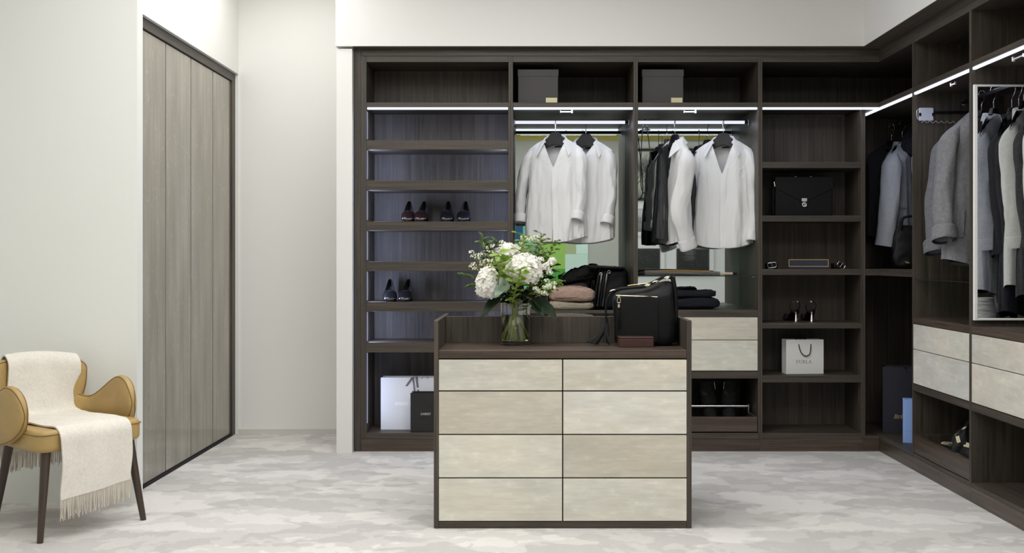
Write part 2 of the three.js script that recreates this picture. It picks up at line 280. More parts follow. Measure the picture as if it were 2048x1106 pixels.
// ceiling light panels
ceilingPanels.forEach(([x, z, w, l, k], i) => {
  const where = ['over the chair', 'in front of the wardrobes', 'left of the middle of the room', 'right of the middle of the room', 'by the rear wall', 'beside the panelled door'][i];
  const t = thing('ceiling_light', `flat white ceiling light panel ${where}`, 'light', V(x, CEILING, z), 0, 'ceiling light panels');
  const b = part(t, 'light_frame', box(w + 0.05, 0.03, l + 0.05, 'v', 0.004), M.satin); b.position.y = -0.016;
  const g = part(t, 'diffuser', box(w, 0.006, l, 'v', 0), M.panelGlow); g.position.y = -0.034;
  const L = new THREE.RectAreaLight(panelColor, PANEL_LIGHT * k, w, l); L.position.set(x, CEILING - 0.045, z); L.lookAt(x, 0, z); scene.add(L);
});
function ledLight(x, y, z, w, h, to, k = 1, color = ledColor) { const L = new THREE.RectAreaLight(color, LED_LIGHT * k, w, h); L.position.set(x, y, z); L.lookAt(to); scene.add(L); return L; }
// what the wardrobe mirrors show of the rear wall
const RW = REAR - 0.001, ZM = 15.2 + REAR;     // a mirror image at depth ZM is the rear wall
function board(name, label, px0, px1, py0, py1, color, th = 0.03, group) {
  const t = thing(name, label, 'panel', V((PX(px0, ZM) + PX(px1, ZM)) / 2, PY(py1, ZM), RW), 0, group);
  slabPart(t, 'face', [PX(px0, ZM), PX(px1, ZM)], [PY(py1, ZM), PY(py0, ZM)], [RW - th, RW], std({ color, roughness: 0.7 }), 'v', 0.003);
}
wallBox('trim_1', [LEFT, RIGHT], [PY(281, ZM), PY(262, ZM)], [REAR - 0.02, REAR], std({ color: rgb(176, 168, 92), roughness: 0.8 }));
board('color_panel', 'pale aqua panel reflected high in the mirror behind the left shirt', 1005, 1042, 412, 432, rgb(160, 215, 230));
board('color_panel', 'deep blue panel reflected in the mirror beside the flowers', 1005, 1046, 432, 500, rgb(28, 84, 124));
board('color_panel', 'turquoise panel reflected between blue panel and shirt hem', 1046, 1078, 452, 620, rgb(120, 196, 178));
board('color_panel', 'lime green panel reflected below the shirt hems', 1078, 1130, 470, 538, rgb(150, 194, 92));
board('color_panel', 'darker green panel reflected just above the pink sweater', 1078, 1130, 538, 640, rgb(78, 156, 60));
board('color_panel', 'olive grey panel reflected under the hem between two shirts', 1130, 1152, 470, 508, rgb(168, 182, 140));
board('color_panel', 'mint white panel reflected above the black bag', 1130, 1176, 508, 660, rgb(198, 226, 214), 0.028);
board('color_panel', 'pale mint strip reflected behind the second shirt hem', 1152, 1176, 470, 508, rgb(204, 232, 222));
board('wall_board', 'large white wall panel that carries the four reflected pictures', 1262, 1475, 283, 700, rgb(225, 228, 230), 0.012);
// black and white prints in frames
function print(w, h, kind, seed) {
  return canvasTex(w, h, (c) => {
    const r = rng(seed), g = c.createLinearGradient(0, 0, 0, h);
    if (kind === 'trees') {
      g.addColorStop(0, '#c9ccc6'); g.addColorStop(0.7, '#b9beb4'); g.addColorStop(1, '#6c706a'); c.fillStyle = g; c.fillRect(0, 0, w, h);
      const branch = (x, y, a, l, n) => { if (n < 0 || l < 4) return; const x2 = x + Math.cos(a) * l, y2 = y + Math.sin(a) * l; c.strokeStyle = `rgba(60,62,60,${0.5 + r() * 0.3})`; c.lineWidth = n * 0.9 + 0.6; c.beginPath(); c.moveTo(x, y); c.lineTo(x2, y2); c.stroke(); for (let k = 0; k < 3; k++) branch(x2, y2, a + (r() - 0.5) * 1.5, l * (0.6 + r() * 0.25), n - 1); };
      for (let k = 0; k < 7; k++) branch(w * r(), h * 1.0, -1.57 + (r() - 0.5), h * 0.28, 5);
      for (let k = 0; k < 160; k++) { c.fillStyle = `rgba(70,74,70,${r() * 0.16})`; c.beginPath(); c.ellipse(w * r(), h * r(), 8 + 22 * r(), 6 + 12 * r(), r() * 3, 0, 7); c.fill(); }
    } else if (kind === 'shore') {
      g.addColorStop(0, '#c6c9cb'); g.addColorStop(0.42, '#b2b5b8'); g.addColorStop(0.62, '#8b8d90'); g.addColorStop(1, '#6d6f73'); c.fillStyle = g; c.fillRect(0, 0, w, h);
      for (let k = 0; k < 60; k++) { c.fillStyle = `rgba(30,30,34,${0.3 + r() * 0.5})`; c.beginPath(); c.ellipse(w * 0.13 + (r() - 0.5) * w * 0.24, h * 0.5 + (r() - 0.5) * h * 0.22, 5 + 10 * r(), 4 + 8 * r(), 0, 0, 7); c.fill(); }
      for (const x of [0.42, 0.52, 0.66, 0.72]) { c.fillStyle = 'rgba(34,34,38,0.85)'; c.fillRect(w * x, h * 0.38, w * 0.025, h * 0.24); c.beginPath(); c.arc(w * (x + 0.012), h * 0.36, w * 0.016, 0, 7); c.fill(); }
    } else {
      g.addColorStop(0, '#232626'); g.addColorStop(1, '#131515'); c.fillStyle = g; c.fillRect(0, 0, w, h);
      for (let k = 0; k < 260; k++) { const a = r() * 0.22; c.fillStyle = r() > 0.5 ? `rgba(96,104,104,${a})` : `rgba(6,8,8,${a})`; c.beginPath(); c.ellipse(w * r(), h * r(), 4 + 14 * r(), 8 + 22 * r(), r(), 0, 7); c.fill(); }
      if (kind === 'pond') { for (let k = 0; k < 140; k++) { const y = r(); c.fillStyle = `rgba(150,164,168,${0.12 + r() * 0.2})`; c.fillRect(w * (0.42 + 0.1 * r() - y * 0.02), h * y * 0.5, w * (0.2 + 0.16 * r()), 2); } }
    }
  });
}
function picture(label, px0, px1, py0, py1, kind, frameMat, fw, seed) {
  const x0 = PX(px0, ZM), x1 = PX(px1, ZM), y0 = PY(py1, ZM), y1 = PY(py0, ZM), zf = RW - 0.012;
  const t = thing('framed_picture', label, 'picture', V((x0 + x1) / 2, y0, zf), 0, 'black and white pictures on the rear wall');
  slabPart(t, 'frame', [x0 - fw, x0], [y0 - fw, y1 + fw], [zf - 0.035, zf], frameMat, 'v', 0.003);
  slabPart(t, 'frame', [x1, x1 + fw], [y0 - fw, y1 + fw], [zf - 0.035, zf], frameMat, 'v', 0.003);
  slabPart(t, 'frame', [x0, x1], [y1, y1 + fw], [zf - 0.035, zf], frameMat, 'v', 0.003);
  slabPart(t, 'frame', [x0, x1], [y0 - fw, y0], [zf - 0.035, zf], frameMat, 'v', 0.003);
  const m = part(t, 'print', new THREE.PlaneGeometry(x1 - x0, y1 - y0), std({ map: print(512, Math.round(512 * (y1 - y0) / (x1 - x0)), kind, seed), roughness: 0.5 }));
  m.rotation.y = Math.PI; m.position.set(0, (y1 - y0) / 2, -0.02);
}
const frameBlack = std({ color: 0x16171a, roughness: 0.5 }), frameWhite = std({ color: 0xe2e4e6, roughness: 0.5 });
picture('large black framed picture of bare trees reflected behind the hanging strap', 1262, 1412, 303, 396, 'trees', frameBlack, 0.045, 5);
picture('white framed grey shore picture reflected below the strap loop', 1262, 1318, 418, 464, 'shore', frameWhite, 0.06, 8);
picture('white framed dark woodland picture reflected left of the pond picture', 1262, 1320, 497, 543, 'woods', frameWhite, 0.07, 11);
picture('white framed dark pond picture reflected below the white shirts', 1352, 1418, 497, 545, 'pond', frameWhite, 0.07, 14);

// ---------------------------------------------------------------- wardrobes, one thing per unit
const ZF = -7.0, XF = 2.27;                                 // front planes of the back run and of the right run
const TOP = 2.575, OPEN_TOP = 2.536, LEDY = [2.243, 2.273], PLINTH = 0.082;
const half = 0.0142;
function drawerFronts(parent, axis, span, rows, mats, z) {   // rows of drawer fronts, each a part with a dark recess behind it
  rows.forEach(([y0, y1], k) => {
    const d = new THREE.Group(); d.name = 'drawer'; parent.add(d);
    if (axis === 'x') { slabPart(d, 'drawer_front', [span[0], span[1]], [y0, y1], [z - 0.02, z], mats[k], 'v', 0.002); }
    else slabPart(d, 'drawer_front', [z, z + 0.02], [y0, y1], [span[0], span[1]], mats[k], 'v', 0.002);
  });
}
// carcass of a unit in the back run: side panels, top, LED shelf and plinth
function backUnit(label, pxL, pxR, depth, topDepth, { leftPanel = half, rightPanel = half, rightTop = TOP, ledK = 1, shelves = [], group = 'dark wood wardrobe units along the back wall' } = {}) {
  const x0 = PX(pxL), x1 = PX(pxR), u = thing('wardrobe_unit', label, 'wardrobe', V((x0 + x1) / 2, 0, ZF), 0, group);
  const xi = [x0 + leftPanel, x1 - rightPanel], xe = [xi[0], rightTop < TOP ? x1 : xi[1]], zb = ZF - depth, zt = ZF - topDepth;
  u.xi = xi;
  slabPart(u, 'side_panel', [x0, xi[0]], [PLINTH, TOP], [ZF, Math.min(zb, zt) - 0.018], M.wood);
  slabPart(u, 'side_panel', [xi[1], x1], [PLINTH, rightTop], [ZF, Math.min(zb, zt) - 0.018], M.wood);
  slabPart(u, 'top_panel', xe, [OPEN_TOP, TOP], [ZF - 0.001, zt], M.wood, 'h');
  slabPart(u, 'back_panel', xe, [LEDY[0], TOP], [zt - 0.018, zt], M.woodInside);
  slabPart(u, 'shelf', xe, LEDY, [ZF - 0.001, zt], M.wood, 'h');
  const led = slabPart(u, 'light_strip', [xi[0] + 0.004, xe[1] - (xe[1] > xi[1] ? 0 : 0.004)], [LEDY[0] - 0.0145, LEDY[0] - 0.0015], [ZF - 0.004, ZF - 0.02], M.led, 'v', 0.002, 'glowing white shelf light strip');
  ledLight((xi[0] + xi[1]) / 2, LEDY[0] - 0.02, ZF - 0.014, xi[1] - xi[0] - 0.02, 0.014, V((xi[0] + xi[1]) / 2, 0, ZF - 0.12), ledK);
  slabPart(u, 'base_panel', xi, [PLINTH, 0.12], [ZF - 0.001, zb], M.wood, 'h');
  slabPart(u, 'plinth', [x0, x1], [0, PLINTH - 0.001], [ZF - 0.004, ZF - 0.024], M.woodRed, 'h');
  for (const [a, b, d = depth] of shelves) slabPart(u, 'shelf', xi, [PY(b), PY(a)], [ZF - 0.001, ZF - d], M.wood, 'h');
  return u;
}
const fins = [];
// --- shoe unit
const unitShoes = backUnit('dark wood shoe unit of seven narrow shelves beside the white column', 722, 1021.5, 0.35, 0.35, {
  leftPanel: 0.0358, shelves: [[281, 299], [361, 380], [443, 461], [523, 542], [604, 623], [685, 705]] });
slabPart(unitShoes, 'back_panel', unitShoes.xi, [PLINTH, LEDY[0]], [ZF - 0.35, ZF - 0.368], M.woodInside);
{ // upright light strip along the left side of each compartment
  const x = unitShoes.xi[0], ys = [[222, 281], [299, 361], [380, 443], [461, 523], [542, 604], [623, 685], [705, 850]];
  ys.forEach(([a, b], i) => {
    slabPart(unitShoes, 'light_strip', [x + 0.0005, x + 0.0045], [PY(b) + 0.01, PY(a) - 0.004], [ZF - 0.012, ZF - 0.026], M.ledDim, 'v', 0.001, 'dim blue upright light strip');
    const xr = unitShoes.xi[1];
    slabPart(unitShoes, 'light_strip', [xr - 0.0006, xr + 0.003], [PY(b) + 0.01, PY(a) - 0.004], [ZF - 0.012, ZF - 0.026], M.ledDim, 'v', 0.001, 'dim blue upright light strip');
    ledLight(x + 0.008, (PY(a) + PY(b)) / 2, ZF - 0.02, 0.012, PY(a) - PY(b) - 0.03, V(x + 1.2, (PY(a) + PY(b)) / 2, ZF - 0.6), [6, 13, 13, 13, 13, 13, 0.9][i], ledBlue);
    ledLight(xr - 0.008, (PY(a) + PY(b)) / 2, ZF - 0.02, 0.012, PY(a) - PY(b) - 0.03, V(xr - 1.2, (PY(a) + PY(b)) / 2, ZF - 0.6), [5, 11, 11, 11, 11, 11, 0.9][i], ledBlue);
  });
}
{ const post = thing('filler_post', 'narrow dark wood post between the white column and the shoe unit', 'post', V(PX(715), 0, ZF));
  slabPart(post, 'post_board', [PX(708), PX(721.7)], [0, 2.626], [ZF - 0.002, ZF - 0.05], M.wood); }
// --- two hanging units with mirrored backs
function railPart(u, axis, a, b, c, y, glow) {
  const r = new THREE.Group(); r.name = 'rail'; u.add(r);
  if (axis === 'x') {
    slabPart(r, 'rail_bar', [a, b], [y - 0.006, y + 0.016], [c - 0.011, c + 0.011], M.darkMetal, 'v', 0.004);
    if (glow) slabPart(r, 'rail_light', [a + 0.01, b - 0.03], [y - 0.008, y + 0.013], [c + 0.0115, c + 0.015], M.ledSoft, 'v', 0.001, 'glowing light strip on the hanging rail');
    for (const x of [a, b]) { const f = part(r, 'rail_bracket', box(0.006, 0.036, 0.026, 'v', 0.003), M.satin); f.position.set(x + (x === a ? 0.004 : -0.004), y + 0.004, c).sub(u.position); }
  } else {
    slabPart(r, 'rail_bar', [c - 0.011, c + 0.011], [y - 0.006, y + 0.016], [a, b], M.darkMetal, 'v', 0.004);
    for (const z of [a, b]) { const f = part(r, 'rail_bracket', box(0.02, 0.03, 0.006, 'v', 0.003), M.satin); f.position.set(c, y + 0.004, z + (z === a ? 0.004 : -0.004) * Math.sign(b - a)).sub(u.position); }
  }
  return r;
}
const RAILY = 2.177;
function sensor(u, x, y, z, turn = 0, w = 0.07) {          // small white door sensor under the light strip
  const s = new THREE.Group(); s.name = 'sensor'; s.position.set(x, y, z).sub(u.position); s.rotation.y = turn; u.add(s);
  part(s, 'sensor_arm', box(w, 0.008, 0.01, 'v', 0.002), M.satin).position.set(-w / 2, -0.014, 0);
  part(s, 'sensor_block', box(0.012, 0.024, 0.014, 'v', 0.003), M.satin).position.set(0.004, -0.012, 0);
  part(s, 'sensor_foot', box(0.005, 0.018, 0.01, 'v', 0.002), M.satin).position.set(-w, -0.012, 0);
}
function mirrorUnit(label, pxL, pxR) {
  const u = backUnit(label, pxL, pxR, 0.6, 0.6), [a, b] = u.xi;
  slabPart(u, 'back_panel', [a, b], [PLINTH, LEDY[0]], [ZF - 0.606, ZF - 0.62], M.woodInside);
  slabPart(u, 'mirror', [a + 0.001, b - 0.001], [0.5, LEDY[0] - 0.001], [ZF - 0.6, ZF - 0.605], M.mirror, 'v', 0, 'mirrored back panel');
  railPart(u, 'x', a, b, ZF - 0.3, RAILY, true);
  ledLight((a + b) / 2, RAILY - 0.012, ZF - 0.285, b - a - 0.08, 0.012, V((a + b) / 2, 0, ZF - 0.1), 0.55);
  return u;
}
const unitLeft = mirrorUnit('left hanging unit with mirrored back, two white shirts and a knit shelf', 1021.5, 1271.5);
const unitRight = mirrorUnit('right hanging unit with mirrored back, glass shelf and two cream drawers', 1271.5, 1520.5);
sensor(unitLeft, PX(1143), LEDY[0] - 0.014, ZF - 0.03); sensor(unitRight, PX(1391), LEDY[0] - 0.014, ZF - 0.03);
{
  const [a, b] = unitLeft.xi;     // glass shelf with dark edge over a low counter
  slabPart(unitLeft, 'glass_shelf', [a, b], [0.908, 0.916], [ZF - 0.03, ZF - 0.599], M.glassShelf, 'v', 0);
  slabPart(unitLeft, 'shelf_edge', [a, b], [0.899, 0.92], [ZF - 0.012, ZF - 0.029], M.woodInside, 'h');
  slabPart(unitLeft, 'shelf', [a, b], [0.77, 0.8], [ZF - 0.001, ZF - 0.599], M.wood, 'h');
  drawerFronts(unitLeft, 'x', [a + 0.002, b - 0.002], [[0.64, 0.767], [0.475, 0.637]], [M.parchment[0], M.parchment[1]], ZF - 0.001);
  slabPart(unitLeft, 'shelf', [a, b], [0.44, 0.472], [ZF - 0.001, ZF - 0.599], M.wood, 'h');
}
{
  const [a, b] = unitRight.xi;
  slabPart(unitRight, 'counter', [a, b], [0.876, 0.921], [ZF - 0.001, ZF - 0.599], M.wood, 'h');
  slabPart(unitRight, 'glass_shelf', [a, b], [1.139, 1.147], [ZF - 0.06, ZF - 0.599], M.glassShelf, 'v', 0);
  slabPart(unitRight, 'shelf_edge', [a, b], [1.1395, 1.1465], [ZF - 0.058, ZF - 0.0595], M.glassEdge, 'v', 0);
  for (const x of [a + 0.008, b - 0.008]) { const g = part(unitRight, 'shelf_pin', cyl(0.005, 0.005, 0.016, 10), M.chrome); g.rotation.z = Math.PI / 2; g.position.set(x, 1.134, ZF - 0.1).sub(unitRight.position); }
  drawerFronts(unitRight, 'x', [a + 0.002, b - 0.002], [[0.7275, 0.8735], [0.526, 0.7235]], [M.parchment[0], M.parchment[3]], ZF - 0.001);
  slabPart(unitRight, 'drawer_backing', [a, b], [0.524, 0.876], [ZF - 0.03, ZF - 0.034], M.gap, 'v', 0);
  slabPart(unitRight, 'shelf', [a, b], [0.475, 0.521], [ZF - 0.001, ZF - 0.599], M.wood, 'h');
  const t = new THREE.Group(); t.name = 'pull_out_tray'; unitRight.add(t);
  slabPart(t, 'tray_front', [a + 0.004, b - 0.004], [0.128, 0.225], [ZF - 0.002, ZF - 0.022], M.woodRed, 'h', 0.002);
  slabPart(t, 'tray_side', [a + 0.006, a + 0.02], [0.13, 0.225], [ZF - 0.022, ZF - 0.5], M.wood, 'v', 0.002);
  slabPart(t, 'tray_side', [b - 0.02, b - 0.006], [0.13, 0.225], [ZF - 0.022, ZF - 0.5], M.wood, 'v', 0.002);
  slabPart(t, 'tray_bottom', [a + 0.02, b - 0.02], [0.13, 0.14], [ZF - 0.022, ZF - 0.5], M.woodInside, 'h', 0);
  const r = part(t, 'tray_rail', cyl(0.012, 0.012, b - a - 0.05, 16), M.chrome); r.rotation.z = Math.PI / 2; r.position.set((a + b) / 2, 0.268, ZF - 0.2).sub(unitRight.position);
  for (const x of [a + 0.022, b - 0.022]) { const k = part(t, 'rail_bracket', box(0.012, 0.06, 0.02, 'v', 0.003), M.chrome); k.position.set(x, 0.25, ZF - 0.2).sub(unitRight.position); }
}
// --- open shelf unit
const unitShelf = backUnit('dark wood shelf unit with briefcase, belts, sandals and white shop bag', 1520.5, 1726.5, 0.36, 0.6, { rightTop: LEDY[0] - 0.016, ledK: 0.45, shelves: [[324, 336], [431, 443], [538, 550], [646, 657], [751, 765]] });
slabPart(unitShelf, 'back_panel', unitShelf.xi, [PLINTH, LEDY[0] - 0.02], [ZF - 0.36, ZF - 0.378], M.woodInside);
slabPart(unitShelf, 'back_panel', unitShelf.xi, [LEDY[0] - 0.02, LEDY[0] - 0.001], [ZF - 0.36, ZF - 0.378], M.woodInside);
// --- corner unit
{
  const x0 = PX(1726.5), xb = 2.87, zb = -7.62, zr = -6.395, u = thing('wardrobe_unit', 'dark wood corner unit with grey jacket, black handbag and paper bags', 'wardrobe', V(2.5, 0, -7.3), 0, 'dark wood wardrobe units along the back wall');
  slabPart(u, 'side_panel', [x0, x0 + half], [PLINTH, LEDY[0] - 0.016], [ZF, zb], M.wood);
  slabPart(u, 'back_panel', [x0 + half, xb], [0.1, LEDY[0]], [zb, zb - 0.018], M.woodInside);
  slabPart(u, 'back_panel', [x0 + 0.001, xb], [LEDY[0], TOP], [zb, zb - 0.018], M.woodInside);
  slabPart(u, 'back_panel', [xb, xb + 0.018], [0.1, TOP], [zb, zr], M.woodInside);
  slabPart(u, 'top_panel', [x0, XF + 0.001], [OPEN_TOP, TOP], [ZF - 0.001, zb], M.wood, 'h');
  slabPart(u, 'top_panel', [XF, xb], [OPEN_TOP, TOP], [zr, zb], M.wood, 'h');
  slabPart(u, 'shelf', [x0, XF], LEDY, [ZF - 0.001, zb], M.wood, 'h');
  slabPart(u, 'shelf', [XF, xb], LEDY, [zr, zb], M.wood, 'h');
  slabPart(u, 'light_strip', [x0, XF], [LEDY[0] - 0.0145, LEDY[0] - 0.0015], [ZF - 0.004, ZF - 0.02], M.led, 'v', 0.002, 'glowing white shelf light strip');
  slabPart(u, 'light_strip', [XF + 0.004, XF + 0.02], [LEDY[0] - 0.0145, LEDY[0] - 0.0015], [zr - 0.006, -7.33], M.led, 'v', 0.002, 'glowing white shelf light strip');
  ledLight(XF + 0.03, LEDY[0] - 0.02, -6.9, 0.014, 0.85, V(XF + 0.2, 0, -6.95));
  slabPart(u, 'shelf', [x0 + half, xb], [PY(551), PY(538)], [-7.0, zb], M.wood, 'h');
  slabPart(u, 'shelf', [XF + 0.001, xb], [PY(551), PY(538)], [zr, -7.0], M.wood, 'h');
  slabPart(u, 'base_panel', [x0, XF], [PLINTH, 0.102], [ZF - 0.001, zb], M.wood, 'h');
  slabPart(u, 'base_panel', [XF + 0.001, xb], [PLINTH, 0.102], [zr, zb], M.wood, 'h');
  slabPart(u, 'plinth', [x0, XF + 0.004], [0, PLINTH - 0.001], [ZF - 0.004, ZF - 0.024], M.woodRed, 'h');
  slabPart(u, 'plinth', [XF + 0.004, XF + 0.024], [0, PLINTH - 0.001], [zr, ZF - 0.004], M.woodRed, 'h');
  railPart(u, 'z', zr - 0.016, zb + 0.001, 2.57, RAILY, false);
}
// --- right run
function rightUnit(label, za, zb, tray, mats) {             // za near, zb far (both negative)
  const xb = 2.87, u = thing('wardrobe_unit', label, 'wardrobe', V(2.57, 0, (za + zb) / 2), 0, 'dark wood wardrobe units along the right wall');
  const zi = [za - half, zb + half];
  slabPart(u, 'side_panel', [XF, xb], [PLINTH, TOP], [zb, zb + half], M.wood);
  slabPart(u, 'side_panel', [XF, xb], [PLINTH, TOP], [za - half, za], M.wood);
  slabPart(u, 'back_panel', [xb, xb + 0.018], [PLINTH, TOP], zi, M.woodInside);
  slabPart(u, 'top_panel', [XF + 0.001, xb], [OPEN_TOP, TOP], zi, M.wood, 'h');
  slabPart(u, 'shelf', [XF + 0.001, xb], LEDY, zi, M.wood, 'h');
  slabPart(u, 'light_strip', [XF + 0.004, XF + 0.02], [LEDY[0] - 0.0145, LEDY[0] - 0.0015], [zi[0] - 0.006, zi[1] + 0.006], M.led, 'v', 0.002, 'glowing white shelf light strip');
  ledLight(XF + 0.014, LEDY[0] - 0.02, (za + zb) / 2, 0.014, Math.abs(zi[0] - zi[1]) - 0.03, V(XF + 0.13, 0, (za + zb) / 2));
  slabPart(u, 'counter', [XF + 0.001, xb], [0.872, 0.91], zi, M.woodRed, 'h');
  drawerFronts(u, 'z', [zi[0] - 0.002, zi[1] + 0.002], [[0.722, 0.868], [0.518, 0.718]], mats, XF + 0.001);
  slabPart(u, 'drawer_backing', [XF + 0.03, XF + 0.034], [0.515, 0.872], zi, M.gap, 'v', 0);
  slabPart(u, 'shelf', [XF + 0.001, xb], [0.474, 0.513], zi, M.wood, 'h');
  slabPart(u, 'base_panel', [XF + 0.001, xb], [PLINTH, 0.104], zi, M.wood, 'h');
  slabPart(u, 'plinth', [XF + 0.004, XF + 0.024], [0, PLINTH - 0.001], [za, zb], M.woodRed, 'h');
  if (tray) {
    const t = new THREE.Group(); t.name = 'pull_out_tray'; u.add(t);
    slabPart(t, 'tray_front', [XF + 0.002, XF + 0.022], [0.108, 0.214], [zi[0] - 0.004, zi[1] + 0.004], M.woodRed, 'h', 0.002);
    slabPart(t, 'tray_side', [XF + 0.022, 2.8], [0.11, 0.214], [zi[1] + 0.006, zi[1] + 0.02], M.wood, 'v', 0.002);
    slabPart(t, 'tray_side', [XF + 0.022, 2.8], [0.11, 0.214], [zi[0] - 0.02, zi[0] - 0.006], M.wood, 'v', 0.002);
    slabPart(t, 'tray_bottom', [XF + 0.022, 2.8], [0.11, 0.12], [zi[0] - 0.02, zi[1] + 0.02], M.woodInside, 'h', 0);
  }
  railPart(u, 'z', zi[0], zi[1], 2.57, RAILY, false);
  return u;
}
const unitA = rightUnit('dark wood unit with two grey coats, two drawers and a low shoe tray', -5.55, -6.395, true, [M.parchment[3], M.parchment[1]]);
const unitB = rightUnit('dark wood unit with many hanging coats behind the pull-out mirror', -4.5, -5.55, false, [M.parchment[0], M.parchment[3]]);
slabPart(unitA, 'glass_shelf', [XF + 0.01, 2.868], [1.132, 1.1355], [-5.57, -6.37], M.glassShelf, 'v', 0);
slabPart(unitA, 'shelf_edge', [XF + 0.008, XF + 0.0095], [1.132, 1.1355], [-5.57, -6.37], M.glassEdge, 'v', 0);
slabPart(unitA, 'shelf_edge', [XF + 0.01, 2.868], [1.132, 1.1355], [-6.3705, -6.3725], M.glassEdge, 'v', 0);
sensor(unitA, XF + 0.05, LEDY[0] - 0.016, -5.92, Math.PI / 2, 0.05); sensor(unitB, XF + 0.05, LEDY[0] - 0.016, -5.16, Math.PI / 2, 0.1);
// cornice over both runs
{
  const c = thing('cornice', 'long dark wood cornice running above both wardrobe runs', 'cornice', V(0.5, TOP, ZF));
  slabPart(c, 'cornice_board', [PX(722), XF + 0.02], [TOP + 0.001, 2.6245], [ZF - 0.002, ZF - 0.04], M.wood, 'h', 0.002);
  slabPart(c, 'cornice_board', [XF + 0.002, XF + 0.04], [TOP + 0.001, 2.6245], [ZF - 0.0415, -4.46], M.wood, 'h', 0.002);
  slabPart(c, 'soffit_board', [PX(708), XF + 0.02], [2.6245, 2.6258], [-6.932, ZF - 0.05], M.soffit, 'h', 0);
  slabPart(c, 'soffit_board', [2.152, XF + 0.05], [2.6245, 2.6258], [-6.9315, -4.46], M.soffit, 'h', 0);
}
// pull-out mirror in the near right unit
{
  const z = -5.515, x0 = PX(1947.3, 5.515), x1 = 2.845, y0 = PY(641, 5.515), y1 = PY(169, 5.515);
  const m = thing('pull_out_mirror', 'tall white framed pull-out mirror reflecting hanging coats', 'mirror', V((x0 + x1) / 2, y0, z));
  slabPart(m, 'frame', [x0, x0 + 0.019], [y0, y1], [z - 0.012, z + 0.006], M.frameWhite, 'v', 0.003);
  slabPart(m, 'frame', [x1 - 0.019, x1], [y0, y1], [z - 0.012, z + 0.006], M.frameWhite, 'v', 0.003);
  slabPart(m, 'frame', [x0 + 0.019, x1 - 0.019], [y1 - 0.011, y1], [z - 0.012, z + 0.004], M.frameWhite, 'v', 0.003);
  slabPart(m, 'frame', [x0 + 0.019, x1 - 0.019], [y0, y0 + 0.012], [z - 0.012, z + 0.004], M.frameWhite, 'v', 0.003);
  slabPart(m, 'mirror_pane', [x0 + 0.018, x1 - 0.018], [y0 + 0.01, y1 - 0.01], [z - 0.006, z - 0.001], M.clearMirror, 'v', 0);
  slabPart(m, 'slide_rail', [2.36, 2.84], [y0 + 0.3, y0 + 0.34], [z - 0.0195, z - 0.0125], M.darkMetal, 'v', 0.003);
}
// tie rack on the divider of the coat unit
{
  const z = -6.379, t = thing('tie_rack', 'pale grey pull-out tie rack with wire hooks on the divider panel', 'rack', V(PX(1853, 6.36), PY(244, 6.36), z));
  const w = PX(1869, 6.36) - PX(1840, 6.36);
  const b = part(t, 'bracket', box(w, 0.078, 0.022, 'v', 0.006), M.plastic); b.position.set(0, 0.046, 0.011);
  for (const s of [-1, 1]) { const k = part(b, 'notch', box(0.013, 0.02, 0.006, 'v', 0.002), M.darkMetal); k.position.set(s * (w / 2 - 0.005), -0.002, 0.0095); }
  part(t, 'pull_ring', rod([[-w / 2, 0.075, 0.012], [-w / 2 - 0.012, 0.07, 0.018], [-w / 2 - 0.014, 0.045, 0.02], [-w / 2 - 0.008, 0.018, 0.018], [-w / 2 + 0.004, 0.014, 0.014]], 0.0025), M.satin);
  const pts = []; for (let k = 0; k <= 28; k++) pts.push([-0.03 + k * 0.0085, [0, 0.006, 0.012, 0.004][k % 4] - 0.004 + k * -0.0002, 0.02]);
  part(t, 'hook_wire', rod(pts, 0.0018, 120, 6), M.satin);
  const bar = part(t, 'rack_bar', box(0.36, 0.012, 0.02, 'v', 0.003), M.darkMetal); bar.position.set(w / 2 + 0.18, 0.06, 0.012);
}

// ---------------------------------------------------------------- island dresser
const IX = [-0.4506, 0.751], IZ = [-5.007, -5.665], IT = 0.8315;
{
  const d = thing('dresser', 'dark wood island dresser with eight cream parchment drawers and a raised rim', 'dresser', V(0.15, 0, -5.3));
  const t = 0.0225, a = IX[0] + t, b = IX[1] - t, c = (a + b) / 2, z = IZ[0];
  slabPart(d, 'side_panel', [IX[0], a], [0, 0.969], IZ, M.wood, 'v', 0.003);
  slabPart(d, 'side_panel', [b, IX[1]], [0, 0.969], IZ, M.wood, 'v', 0.003);
  slabPart(d, 'top', [a, b], [0.792, IT], [z - 0.002, IZ[1]], M.woodRed, 'h', 0.003);
  slabPart(d, 'upstand', [a, b], [IT, 0.966], [-5.42, -5.442], M.wood, 'v', 0.002);
  slabPart(d, 'base_rail', [a, b], [0.002, 0.032], [z - 0.002, IZ[1]], M.wood, 'h', 0.002);
  slabPart(d, 'recess_backing', [a, b], [0.032, 0.792], [z - 0.026, z - 0.03], M.gap, 'v', 0);
  slabPart(d, 'rear_panel', [a, b], [0.032, 0.792], [IZ[1] + 0.002, IZ[1] + 0.02], M.wood, 'v', 0.002);
  const py = [[719.5, 781], [783.5, 868], [870.5, 955], [957.5, 1042]], tone = [[0, 0], [2, 1], [3, 2], [3, 3]];
  const tune = [[1, 1], [1, 1], [1, 1], [1, 1]];
  py.forEach(([p0, p1], r) => [[a + 0.001, c - 0.0028], [c + 0.0028, b - 0.001]].forEach((x, k) => {
    const w = new THREE.Group(); w.name = 'drawer'; d.add(w);
    slabPart(w, 'drawer_front', x, [PY(p1, 5.007), PY(p0, 5.007)], [z - 0.002, z - 0.022], M.parchment[tone[r][k]], 'v', 0.0012);
  }));
}

